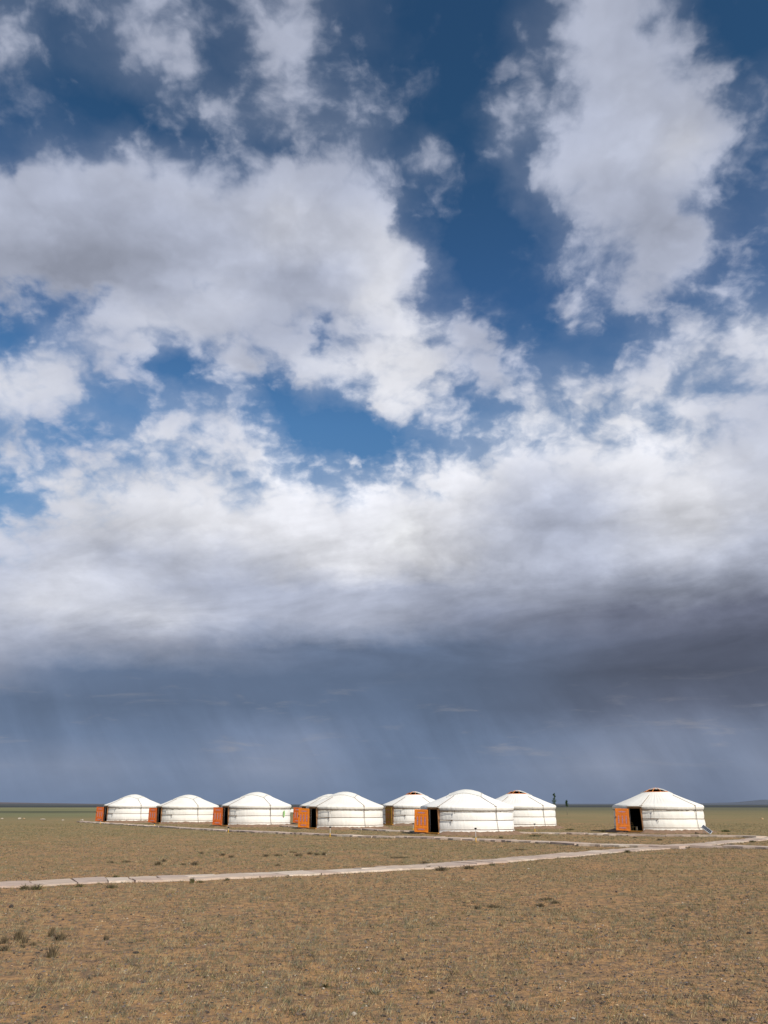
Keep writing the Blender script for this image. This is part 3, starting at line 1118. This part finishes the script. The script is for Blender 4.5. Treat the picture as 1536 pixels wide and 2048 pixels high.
M_earth = mat('banked_earth', (0.235, 0.148, 0.095), 0.95, 0.3, 3.0, 0.9, 14, 0.1, (0.165, 0.108, 0.072))


def ger_pos(cx_px, half_px):
    d = R_EAVE / half_px
    # half angular size measured on the horizon row
    dx = (cx_px - W_PX / 2) * cp / F_PX
    scale = F_PX / cp
    dist = R_EAVE * scale / half_px
    return Vector((dx * dist, dist, 0))


GERS = [
    # centre x, half width of the eaves (px), label, seed, canvas, door, open crown, door angle
    (267, 56.5, 'farthest tent at the left end of the front row, red-orange door open', 1, 0, 1, False, 145),
    (376.0, 61.0, 'white tent second from the left, red-orange door open, no window in the crown', 2, 1, 1, False, 146),
    (513.0, 69.6, 'white tent third from the left, with the small green cloth on its right side', 3, 0, 1, False, 145),
    (661.0, 62.0, 'tent almost hidden behind the fourth front tent, only left roof and red-orange door showing', 4, 1, 1, False, 144),
    (689.7, 77.6, 'fourth tent of the front row, bright orange door, half hiding another tent behind', 5, 1, 2, False, 145),
    (829.0, 66.0, 'back tent with its ochre door closed and roof crown partly open', 6, 0, 3, True, 1),
    (933.5, 93.0, 'largest looking tent right of the centre, closed rounded crown, bright orange open door', 7, 2, 2, False, 146),
    (1035.5, 75.0, 'back tent with no door in view, open crown, right behind the largest tent', 8, 0, 0, True, 120),
    (1314.5, 87.5, 'lone tent at the right with open crown and solar panel leaning beside it', 9, 1, 0, True, 147),
]
gers = []
for i, (cx, hp, lab, seed, cm, dm, oc, ang) in enumerate(GERS):
    p = ger_pos(cx, hp)
    gers.append(make_ger(p, lab, seed, M_canvas[cm], M_door[dm], oc, ang, 47.5 if seed == 9 else DOOR_WORLD))

# ------------------------------------------------------------------ things by the tents
def on_tent(i, a_world, rad, z):
    p = gers[i].location
    return Vector((p.x + math.sin(R(a_world)) * rad, p.y - math.cos(R(a_world)) * rad, z))


# green cloth hanging from the upper rope of the third tent
a_g = 59.0
g0 = on_tent(2, a_g, R_WALL + 0.145, 0)
mb = MB()
n = 8
for lay in (0, 1):
    for i in range(n + 1):
        for j in range(n + 1):
            u, v = i / n, j / n
            mb.v.append(((u - 0.5) * 0.20 * (1 - 0.1 * v), 0.012 * math.sin(u * 9 + v * 3) + lay * 0.006 - 0.01 * v, -0.47 * v + 0.012 * math.sin(u * 5)))
m1 = (n + 1) ** 2
for i in range(n):
    for j in range(n):
        a = i * (n + 1) + j
        mb.f += [(a, a + 1, a + n + 2, a + n + 1), (m1 + a, m1 + a + n + 1, m1 + a + n + 2, m1 + a + 1)]
        mb.m += [0, 0]
cl = mb.build('cloth', M_green, smooth=True)
cl.location = (g0.x, g0.y, 1.26)
cl.rotation_euler = (0, 0, R(a_g))
tag(cl, 'small bright green cloth hanging from the rope of the third tent', 'cloth')

# solar panel
pv = empty('solar_panel', at(1421, 1667.5), 0)
tag(pv, 'dark solar panel in a pale frame leaning on the ground beside the lone tent', 'solar panel')
_L = Vector((0.50, -0.20, -0.43)).normalized()
_W = Vector((0.42, 0.45, 0.09))
_W = (_W - _L * _W.dot(_L)).normalized()
_N = _L.cross(_W)
TM = Matrix(((_L.x, _W.x, _N.x, -0.10), (_L.y, _W.y, _N.y, 0.30), (_L.z, _W.z, _N.z, 0.25), (0, 0, 0, 1))) @ Matrix.Scale(0.9, 4)
mb = MB(); mb.box((0, 0, 0), (0.68, 0.56, 0.022), TM); mb.build('cell_glass', M_pv, pv)
mb = MB()
for s in (-1, 1):
    mb.box((0, s * 0.295, 0), (0.74, 0.03, 0.04), TM)
    mb.box((s * 0.355, 0, 0), (0.03, 0.558, 0.04), TM)
mb.build('frame', M_alu, pv)
mb = MB()
for k in range(1, 6):
    mb.box((-0.34 + 0.68 * k / 6, 0, 0.0125), (0.006, 0.55, 0.002), TM)
mb.box((0, 0, 0.0132), (0.67, 0.006, 0.002), TM)
mb.build('grid_line', M_alu, pv)
mb = MB()
for s in (-1, 1):
    p = TM @ Vector((-0.28, s * 0.2, -0.02))
    mb.tube([p, (p.x + 0.06, p.y, -0.03)], 0.012, 5)
mb.build('prop', M_steel, pv)

# solar garden lamps on yellow pegs
def garden_lamp(px, py, label, h=0.62, head=True, tilt=0.0):
    p = at(px, py)
    o = empty('garden_lamp', (p.x, p.y, gz(p.x, p.y)), rnd.uniform(0, 3))
    o.rotation_euler = (0, R(tilt), rnd.uniform(0, 3))
    tag(o, label, 'garden lamp', 'small solar garden lamps along the tent paths')
    mb = MB(); mb.tube([(0, 0, -0.05), (0, 0, 0.20)], [0.012, 0.03], 8); mb.build('peg', M_yellow, o)
    mb = MB(); mb.tube([(0, 0, 0.20), (0, 0, h - 0.06)], 0.016, 8); mb.build('stem', M_lampsteel, o)
    mb = MB()
    prof = [(0.02, h - 0.07), (0.045, h - 0.05), (0.075, h - 0.012), (0.08, h), (0.02, h + 0.015)]
    for k in range(12):
        an = k * math.pi / 6
        for rr, z in prof:
            mb.v.append((rr * math.cos(an), rr * math.sin(an), z))
    for k in range(12):
        j = (k + 1) % 12
        for q in range(4):
            mb.f.append((k * 5 + q, j * 5 + q, j * 5 + q + 1, k * 5 + q + 1)); mb.m.append(0)
    mb.f.append(tuple(k * 5 + 4 for k in range(12))); mb.m.append(0)
    mb.build('lamp_head', M_black, o)


garden_lamp(952, 1684.5, 'solar garden lamp on a yellow peg in front of the largest looking tent', 0.64)
garden_lamp(660, 1674.5, 'solar garden lamp on a yellow peg in front of the fourth front tent', 0.56)
garden_lamp(456.5, 1665, 'short solar garden lamp by the door of the third tent from the left', 0.34)
garden_lamp(308.5, 1653.5, 'short solar garden lamp by the door of the second tent from the left', 0.30)
garden_lamp(201, 1648.5, 'solar garden lamp before the door of the leftmost tent', 0.42)
garden_lamp(826.5, 1662, 'solar garden lamp seen against the back tent with the closed ochre door', 0.52)
garden_lamp(1070, 1664, 'solar garden lamp in front of the back tent that has no door in view', 0.52)

# chair and flask just inside the lone tent
lone = gers[8]
def in_tent(o, x, y, z=0.08):
    o.location = lone.location + Vector((x, y, z))


ch = empty('chair', (0, 0, 0), R(25))
in_tent(ch, -2.17, -1.22)
tag(ch, 'small ochre chair with curved back just inside the lone tent doorway', 'chair')
mb = MB(); mb.box((0, 0, 0.26), (0.30, 0.30, 0.03)); mb.build('seat', M_chairp, ch)
for sx_ in (-1, 1):
    for sy_ in (-1, 1):
        mb = MB(); mb.box((sx_ * 0.125, sy_ * 0.125, 0.12), (0.028, 0.028, 0.25)); mb.build('leg', M_chairp, ch)
mb = MB()
mb.tube([(-0.13, 0.13, 0.27), (-0.15, 0.15, 0.42), (-0.12, 0.16, 0.52), (0, 0.165, 0.555), (0.12, 0.16, 0.52), (0.15, 0.15, 0.42), (0.13, 0.13, 0.27)], 0.017, 6)
mb.tube([(-0.14, 0.15, 0.40), (0, 0.17, 0.43), (0.14, 0.15, 0.40)], 0.015, 6)
mb.build('backrest', M_chairp, ch)
fl = empty('flask', (0, 0, 0))
in_tent(fl, -2.04, -1.72)
tag(fl, 'pale tall flask standing on the floor inside the lone tent doorway', 'flask')
mb = MB(); mb.tube([(0, 0, 0), (0, 0, 0.20), (0, 0, 0.24), (0, 0, 0.26)], [0.05, 0.05, 0.03, 0.025], 12); mb.build('body', M_flask, fl)
mb = MB(); mb.tube([(0, 0, 0.262), (0, 0, 0.30)], [0.028, 0.026], 10); mb.build('lid', M_steel, fl)

# ------------------------------------------------------------------ saplings
def sapling(px, py, h, crown0, wid, label, seed, leaves):
    r = random.Random(seed)
    p = at(px, py)
    o = empty('sapling', (p.x, p.y, 0))
    tag(o, label, 'tree')
    mb = MB()
    mb.tube([(0, 0, -0.1), (0.02, 0, h * 0.35), (-0.03, 0.02, h * 0.7), (0.02, 0, h * 0.97)], [0.04, 0.032, 0.02, 0.006], 7)
    limbs = []
    for k in range(14):
        z = crown0 + (h - crown0) * (k / 14) ** 0.9
        an = r.uniform(0, 6.28)
        L = wid * (1 - 0.75 * (z - crown0) / (h - crown0)) * r.uniform(0.6, 1.15)
        e = (math.cos(an) * L, math.sin(an) * L, z + L * 1.3)
        limbs.append(((0, 0, z), e))
        mb.tube([(0, 0, z), (e[0] * 0.6, e[1] * 0.6, z + L * 0.6), e], [0.012, 0.009, 0.004], 4)
    mb.build('trunk', M_bark, o, smooth=True)
    mb = MB()
    for _ in range(leaves):
        a, b = r.choice(limbs)
        t = r.uniform(0.15, 1.05)
        c = Vector(a).lerp(Vector(b), t) + Vector((r.gauss(0, 0.07), r.gauss(0, 0.07), r.gauss(0, 0.08)))
        s = r.uniform(0.045, 0.085)
        q = Matrix.Rotation(r.uniform(0, 6.28), 3, 'Z') @ Matrix.Rotation(r.uniform(0, 3.1), 3, 'X')
        vs = [c + q @ Vector(v) * s for v in ((-1, 0, 0), (0, -0.6, 0.15), (1.1, 0, 0), (0, 0.6, 0.15))]
        mb.add(vs, [(0, 1, 2, 3)])
    mb.build('crown', M_leaf, o)


sapling(1110, 1628, 3.75, 1.2, 0.62, 'taller thin green sapling just right of the back tent roof', 21, 800)
sapling(1134.5, 1630, 2.35, 1.35, 0.30, 'shorter sapling with round crown on a bare pale stem, standing alone', 22, 520)

# ------------------------------------------------------------------ stones
def stone_mesh(seed, sub=1, flat=0.6):
    import bmesh
    r = random.Random(seed)
    bm = bmesh.new()
    bmesh.ops.create_icosphere(bm, subdivisions=sub, radius=0.5)
    for v in bm.verts:
        k = 1 + 0.35 * mnoise.noise(v.co * 2.1 + Vector((seed * 3.1, 0, 0))) + r.uniform(-0.08, 0.08)
        v.co *= k
        v.co.z *= flat
    me = bpy.data.meshes.new('stone')
    bm.to_mesh(me)
    bm.free()
    return me


def stone(px, py, wpx, hpx, m, label, seed, sub=2):
    p = at(px, py)
    wid = wpx * p.y / (F_PX / cp)
    hei = hpx * p.y / (F_PX / cp / cp)
    me = stone_mesh(seed, sub, 0.8)
    me.materials.append(m)
    o = bpy.data.objects.new('stone', me)
    COL.objects.link(o)
    o.location = (p.x, p.y + wid * 0.3, gz(p.x, p.y) + hei * 0.34)
    o.scale = (wid, wid * 0.8, hei * 1.1)
    o.rotation_euler = (0, 0, seed)
    tag(o, label, 'stone')


STONES = [
    (708, 2032, 11, 8, 'w', 'buff stone lying nearest the camera at the bottom centre'),
    (646, 1981, 7, 5, 'w', 'right one of a pair of pale pebbles above the nearest buff stone'),
    (632, 1982, 6, 3.5, 'o', 'left one of a pair of pale pebbles above the nearest buff stone'),
    (717, 1941, 6, 5, 'w', 'right one of two white pebbles close together at the bottom centre'),
    (704, 1941, 4, 4.5, 'w', 'left one of two white pebbles close together at the bottom centre'),
    (577, 1964, 8, 5, 'g', 'grey stone with dark shaded side left of the bottom centre'),
    (525, 1946, 4, 4, 'w', 'lone white pebble left of the grey stone'),
    (805, 1921, 10, 6, 'd', 'largest dark clod on the bare ground at the bottom centre'),
    (849, 1883, 8, 4, 'd', 'dark clod above and right of the largest dark clod'),
    (1148, 2043, 10, 5, 'w', 'flat pale stone at the bottom edge right of the centre'),
    (1274, 1885, 5, 4, 'w', 'lone white pebble in the right foreground'),
    (1233, 1785, 5, 4, 'd', 'small dark stone on the ground below the right end of the wide path'),
    (1348, 1854, 6, 5, 'd', 'dark stone in the right foreground above the white pebble'),
    (1374, 1912, 6, 5, 'd', 'dark stone lowest of three in the right foreground'),
    (1500, 1871, 9, 5, 'd', 'dark stone near the right edge of the foreground'),
    (271, 1908, 11, 5, 'd', 'dark flat clod in the left foreground above another'),
    (298, 1946, 8, 4, 'd', 'dark flat clod in the left foreground below another'),
    (336, 1961, 4, 4, 'w', 'lone white pebble in the left foreground'),
    (214, 1970, 5, 3.5, 'o', 'orange-tinted pebble near the left bottom of the foreground'),
    (21, 1818, 9, 8, 'd', 'dark lump on bare ground just below the wide path at the left edge'),
    (183, 1813, 6, 4, 'd', 'small dark clod below the wide path at the left'),
    (1057, 1737, 4, 3, 'w', 'white pebble just below the wide path right of the centre'),
    (850, 1760, 3, 3, 'w', 'tiny white pebble below the wide path near the centre'),
    (1525, 1639, 6, 4, 'o', 'orange-tinted stone far out on the plain at the right edge'),
    (3, 1638.5, 6, 3, 'w', 'pale boulder at the left edge of the far row of boulders'),
    (38, 1638.7, 6, 4, 'w', 'second pale boulder from the left edge in the far row'),
    (47, 1638.6, 6, 3, 'o', 'buff boulder touching the second pale boulder in the far row'),
    (84, 1640, 12, 3, 'w', 'longest flat pale boulder in the far row at the left'),
    (125, 1641, 5, 3, 'w', 'small pale boulder between the longest flat one and the leftmost path'),
    (163, 1641.6, 8, 3.5, 'w', 'pale boulder at the far end of the front path'),
]
MS = {'w': M_white_stone, 'o': M_orange_stone, 'd': M_dark_stone, 'g': M_grey_stone}
for i, (px, py, w, h, k, lab) in enumerate(STONES):
    stone(px, py, w, h, MS[k], lab, i + 1)

# pale low block far out, seen through the gap between two tents
p = at(586, 1624.5)
mb = MB()
mb.box((0, 0, 0.30), (1.7, 0.9, 0.6))
mb.box((0.1, 0, 0.66), (1.1, 0.7, 0.12))
bo = mb.build('concrete_block', mat('whitewash', (0.75, 0.73, 0.68)))
bo.location = (p.x, p.y, -0.02)
tag(bo, 'low white block far out on the plain, in the gap between two tents', 'block')

# ------------------------------------------------------------------ weeds
def blade(mb, base, tip, w, mi, seg=2, r=None):
    """a narrow bent blade, three-sided in section at the root"""
    base, tip = Vector(base), Vector(tip)
    d = tip - base
    s = d.cross(Vector((0, 0, 1)))
    if s.length < 1e-5:
        s = Vector((1, 0, 0))
    s = s.normalized()
    s = Matrix.Rotation((r or rnd).uniform(-1.5, 1.5), 3, d.normalized()) @ s
    midp = base + d * 0.55 + Vector((d.x, d.y, 0)) * -0.12
    vs = [base - s * w, base + s * w, midp + s * w * 0.7, midp - s * w * 0.7, tip]
    mb.add(vs, [(0, 1, 2, 3), (3, 2, 4)], mi)


def weed(px, py, wpx, hpx, label, seed, group=None, mats=None, n=None):
    r = random.Random(seed)
    p = at(px, py)
    wid = wpx * p.y / (F_PX / cp)
    hei = hpx * p.y / (F_PX / cp / cp)
    mb = MB()
    n = n or int(70 + wid * 200)
    for _ in range(n):
        bx, by = max(-wid * .3, min(wid * .3, r.gauss(0, wid * 0.13))), r.gauss(0, min(wid, 0.5) * 0.14)
        an = r.uniform(0, 6.28)
        sp_ = r.uniform(0.05, 0.50) * min(wid, hei * 2.2)
        h = hei * r.uniform(0.35, 1.05) * (1 - 0.5 * min(abs(bx) / (wid * 0.5 + 0.01), 1))
        tip = (bx + math.cos(an) * sp_ + bx * 0.35, by + math.sin(an) * sp_, h)
        blade(mb, (bx, by, -0.02), tip, r.uniform(0.0025, 0.005) * (1 + p.y / 25), r.randrange(2), r=r)
    o = mb.build('weed', mats or [M_leafs[3], M_leafs[2]])
    o.location = (p.x, p.y, gz(p.x, p.y))
    tag(o, label, 'weed', group)


M_brown = mat('dry_brown_stems', (0.17, 0.125, 0.066), 0.9, 0.3, 3)
dry = [M_leafs[3], M_brown]
grn = [M_leafs[2], M_leafs[3]]
WEEDS = [
    (104, 1915, 26, 28, 'spiky dark weed standing alone lowest in the left foreground', None, dry),
    (103, 1874, 16, 22, 'narrow dark weed left of the bushiest foreground weed', None, dry),
    (120, 1881, 26, 20, 'bushiest dark weed in the left foreground', None, dry),
    (36, 1882, 20, 26, 'tall thin brown weed second from the left edge in the foreground', None, dry),
    (49, 1888, 14, 18, 'short dark weed right of the tall thin brown one', None, dry),
    (8, 1888, 18, 18, 'dark weed cut by the left edge of the picture', None, dry),
    (10, 1903, 24, 14, 'low brown weed at the left edge below the dark one', None, dry),
    (212, 1880, 12, 12, 'small dark weed alone right of the foreground weeds', None, dry),
    (45, 1897, 12, 9, 'tiny weed below the short dark one in the left foreground', None, dry),
    (66, 1892, 14, 8, 'low weed on bare sand between the left foreground weeds', None, dry),
    (752, 1990, 34, 14, 'pale silvery weed with upright stems at the bottom centre', None, [M_leafs[4], M_leafs[1]]),
    (652, 1976, 16, 9, 'low olive weed beside the pale pebble pair', None, grn),
    (862, 1990, 12, 8, 'low olive weed right of the silvery weed', None, grn),
    (50, 1780, 24, 13, 'dark green weed on the near edge of the wide path at the left edge', None, grn),
    (72, 1780, 30, 14, 'broad dark weed on the near edge of the wide path, second from left', None, grn),
    (160, 1774, 22, 8, 'low weed on the near path edge right of the broad dark one', None, grn),
    (222, 1776, 34, 8, 'low broad weed on the near path edge, third clump from the left', None, grn),
    (384, 1766, 12, 14, 'two-stalked dark weed on the near path edge left of the centre', None, grn),
    (400, 1765, 16, 7, 'low green weed beside the two-stalked weed', None, grn),
    (455, 1761, 14, 6, 'small weed on the near path edge left of centre', None, grn),
    (230, 1757, 18, 7, 'dark weed on the far edge of the wide path at the left', None, grn),
    (858, 1736, 18, 6, 'left one of three dark weeds on the near path edge by the centre', None, dry),
    (882, 1741, 34, 11, 'broadest of three dark weeds on the near path edge by the centre', None, dry),
    (938, 1738, 30, 10, 'right one of three dark weeds on the near path edge by the centre', None, dry),
    (985, 1731, 14, 6, 'small green weed right of the three dark path edge weeds', None, grn),
    (1255, 1706, 14, 7, 'small green weed on the path edge below the lone tent', None, grn),
    (1460, 1691, 16, 6, 'green weed on the near edge of the wide path at the right', None, grn),
    (1386, 1695, 26, 4, 'low weeds where the narrow path leaves the wide one', None, grn),
    (1505, 1684, 20, 4, 'low weed on the near path edge at the right edge of the picture', None, grn),
    (1452, 1664, 20, 6, 'round bright green weed right of the solar panel', None, [M_leaf, M_leafs[2]]),
    (1206, 1664, 12, 6, 'dark green weed left of the lone tent door', None, grn),
    (1140, 1660.5, 22, 4, 'low green patch between the back tents and the lone tent', None, grn),
    (1070, 1673, 30, 5, 'low green weed beside the path behind the largest tent', None, grn),
    (1002, 1676, 10, 4, 'small green weed on the earth bank of the largest tent', None, grn),
]
for i, (px, py, w, h, lab, grp, ms) in enumerate(WEEDS):
    weed(px, py, w, h, lab, 100 + i, grp, ms)
ORD = 'first second third fourth fifth sixth seventh eighth ninth tenth eleventh twelfth thirteenth'.split()


def tuft_label(i, px, py):
    near = sorted(q[0] for q in line if 1722 < q[1] < 1735 and q[0] < 700)
    farr = sorted(q[0] for q in line if 1704 < q[1] < 1716.5 and q[0] < 900)
    if px in near and 1722 < py < 1735:
        return ORD[near.index(px)] + ' tuft from the left in the near line of dark tufts behind the wide path'
    if px in farr and 1704 < py < 1716.5:
        return ORD[farr.index(px)] + ' tuft from the left in the farther line of dark tufts behind the wide path'
    return {850: 'dark tuft just beyond the wide path near the picture centre', 1040: 'low tuft between the two front paths right of the centre',
            1080: 'darkest tuft of the patch in the right middle foreground', 1110: 'rightmost tuft of the patch in the right middle foreground',
            1095: 'farthest tuft of the patch in the right middle foreground', 985: 'broad low tuft at the centre of the foreground patch',
            955: 'leftmost tuft of the foreground patch right of the centre', 1320: 'low tuft on the ground in front of the lone tent',
            1270: 'tiny tuft left of the low one in front of the lone tent'}[px]


line = [(221, 1726, 14, 6), (252, 1725, 26, 5), (316, 1731, 18, 10), (328, 1724, 12, 7), (390, 1732, 18, 9), (365, 1731, 18, 4), (402, 1708, 14, 6), (445, 1712, 14, 6), (462, 1715, 14, 6),
        (532, 1713, 18, 6), (556, 1712, 20, 6), (598, 1712, 20, 8), (620, 1709, 14, 7), (634, 1710, 14, 6), (648, 1710, 10, 7), (585, 1706, 20, 4), (555, 1731, 14, 5),
        (800, 1716, 60, 4), (850, 1728, 26, 6), (1040, 1700, 40, 4), (1080, 1811, 24, 9), (1110, 1806, 20, 8), (1095, 1799, 40, 6), (985, 1812, 40, 7), (955, 1815, 16, 8), (1320, 1681, 16, 4), (1270, 1676, 12, 3)]
for i, (px, py, w, h) in enumerate(line):
    weed(px, py, w, h, tuft_label(i, px, py), 300 + i, 'dry weed tufts on the plain', dry)


# ------------------------------------------------------------------ ground litter (nobody could count it)
path_segs = []
for pts, w in ((main_pts, 0.60), (a_pts, 0.50), (a2_pts, 0.46), (b_pts, 0.44)):
    for a, b in zip(pts[:-1], pts[1:]):
        path_segs.append((a.xy, b.xy, w))


def on_path(x, y):
    p = Vector((x, y))
    for a, b, w in path_segs:
        d = b - a
        t = max(0, min(1, (p - a).dot(d) / d.length_squared))
        if (p - a - d * t).length < w:
            return True
    return False


def in_ger(x, y, m=0.3):
    return any((g_.location.x - x) ** 2 + (g_.location.y - y) ** 2 < (R_WALL + m) ** 2 for g_ in gers)


def scatter(n, y0, y1, power, seed):
    r = random.Random(seed)
    out = []
    while len(out) < n:
        y = y0 * (y1 / y0) ** (r.random() ** power)
        x = r.uniform(-1, 1) * (y * 0.49 + 0.6)
        if on_path(x, y) or (y > 40 and in_ger(x, y)):
            continue
        out.append((x, y))
    return out


def build_grass():
    r = random.Random(5)
    mb = MB()
    V, F, MI = [], [], []
    for (x, y) in scatter(62000, 6.5, 85, 0.85, 31):
        dn = mnoise.noise(Vector((x * 0.35, y * 0.35, 2.0))) + 0.6 * mnoise.noise(Vector((x * 1.3, y * 1.3, 5.0)))
        if dn < r.uniform(-0.75, 0.35) - min(y, 45) / 90:
            continue
        z = gz(x, y)
        mi = r.choices(range(5), weights=(4, 6, 1.5, 2.5, 2.5) if y < 24 else (5, 4, 4, 1.6, 3))[0]
        k = r.uniform(0.55, 1.5) * (0.85 if y < 20 else 1.0)
        nb = 7 if y < 20 else 5
        wide = 0.0022 * (1 + y / 14)
        spread = r.uniform(0.015, 0.06) * k
        for _ in range(nb):
            an = r.uniform(0, 6.283)
            bx, by = x + r.gauss(0, spread), y + r.gauss(0, spread)
            h = r.uniform(0.016, 0.058) * k
            tx, ty = bx + math.cos(an) * h * 0.9, by + math.sin(an) * h * 0.9
            sx_, sy_ = -math.sin(an + 1) * wide, math.cos(an + 1) * wide
            b = len(V)
            V.extend(((bx - sx_, by - sy_, z - 0.01), (bx + sx_, by + sy_, z - 0.01), (tx, ty, z + h)))
            F.append((b, b + 1, b + 2))
            MI.append(mi)
    mb.v, mb.f, mb.m = V, F, MI
    tag(mb.build('dry_grass', M_leafs), 'thin dry grass tufts scattered over the gravel plain', 'grass', kind='stuff')


def build_pebbles():
    r = random.Random(6)
    V, F, MI = [], [], []
    ico = [Vector(v).normalized() for v in ((1, 0, 0), (-1, 0, 0), (0, 1, 0), (0, -1, 0), (0, 0, 1), (0.5, 0.6, -0.4), (-0.6, 0.3, 0.5), (0.2, -0.7, 0.5))]
    of = [(0, 2, 4), (2, 1, 4), (1, 3, 4), (3, 0, 4), (2, 0, 5), (1, 2, 5), (3, 1, 5), (0, 3, 5)]
    base = ico[:5] + [Vector((0, 0, -1))]
    for (x, y) in scatter(40000, 6.5, 45, 0.9, 32):
        z = gz(x, y)
        s = 0.006 + 0.013 * r.random() ** 3 + (0.010 * r.random() if r.random() < 0.06 else 0)
        s *= 1 + y / 60
        mi = r.choices(range(5), weights=(0.5, 0.9, 3.0, 2.6, 7))[0]
        if mi < 2:
            s *= 0.8
        b = len(V)
        an = r.uniform(0, 6.28)
        ca, sa = math.cos(an), math.sin(an)
        fl_ = r.uniform(0.4, 0.8)
        el_ = r.uniform(0.7, 1.6)
        for v in base:
            k = r.uniform(0.7, 1.2) * s
            vx, vy, vz = v.x * k * el_, v.y * k, v.z * k * fl_
            V.append((x + vx * ca - vy * sa, y + vx * sa + vy * ca, z + vz + s * 0.2))
        F.extend([(b + i, b + j, b + k2) for i, j, k2 in of])
        MI.extend([mi] * 8)
    mb = MB()
    mb.v, mb.f, mb.m = V, F, MI
    tag(mb.build('pebbles', [M_white_stone, M_orange_stone, M_grey_stone, M_dark_stone, M_soil_stone]),
        'small pebbles and grit strewn over the foreground', 'pebbles', kind='stuff')


def build_verge():
    """grass growing tight along the path edges"""
    r = random.Random(8)
    V, F, MI = [], [], []
    for pts, w, dens, hh in ((main_pts, 0.66, 15, 0.05), (a_pts, 0.56, 18, 0.065), (a2_pts, 0.50, 18, 0.065), (b_pts, 0.48, 14, 0.065)):
        total = sum((b - a).length for a, b in zip(pts[:-1], pts[1:]))
        for _ in range(int(total * dens)):
            s = r.uniform(0, total)
            p, d = interp(pts, s)
            nrm = Vector((-d.y, d.x, 0))
            if nrm.y > 0:
                nrm = -nrm
            side = 1 if r.random() < 0.72 else -1
            if mnoise.noise(Vector((s * 0.35, side * 4, w * 10))) < r.uniform(-0.5, 0.25):
                continue
            q = p + nrm * side * (w + r.uniform(-0.06, 0.16))
            z = gz(q.x, q.y)
            k = r.uniform(0.5, 1.4)
            for _b in range(9):
                an = r.uniform(0, 6.283)
                bx, by = q.x + r.gauss(0, 0.07), q.y + r.gauss(0, 0.04)
                h = r.uniform(0.4, 1) * hh * k
                tx, ty = bx + math.cos(an) * h * 0.5, by + math.sin(an) * h * 0.5
                wd = 0.006
                sx_, sy_ = -math.sin(an + 1) * wd, math.cos(an + 1) * wd
                b = len(V)
                V.extend(((bx - sx_, by - sy_, z - 0.01), (bx + sx_, by + sy_, z - 0.01), (tx, ty, z + h)))
                F.append((b, b + 1, b + 2))
                MI.append(r.choice((0, 1, 1)))
    mb = MB()
    mb.v, mb.f, mb.m = V, F, MI
    tag(mb.build('verge_grass', [M_leafs[2], M_leafs[3]]), 'dark grass growing along the edges of the slab paths', 'grass', kind='stuff')


build_grass()
build_pebbles()
build_verge()
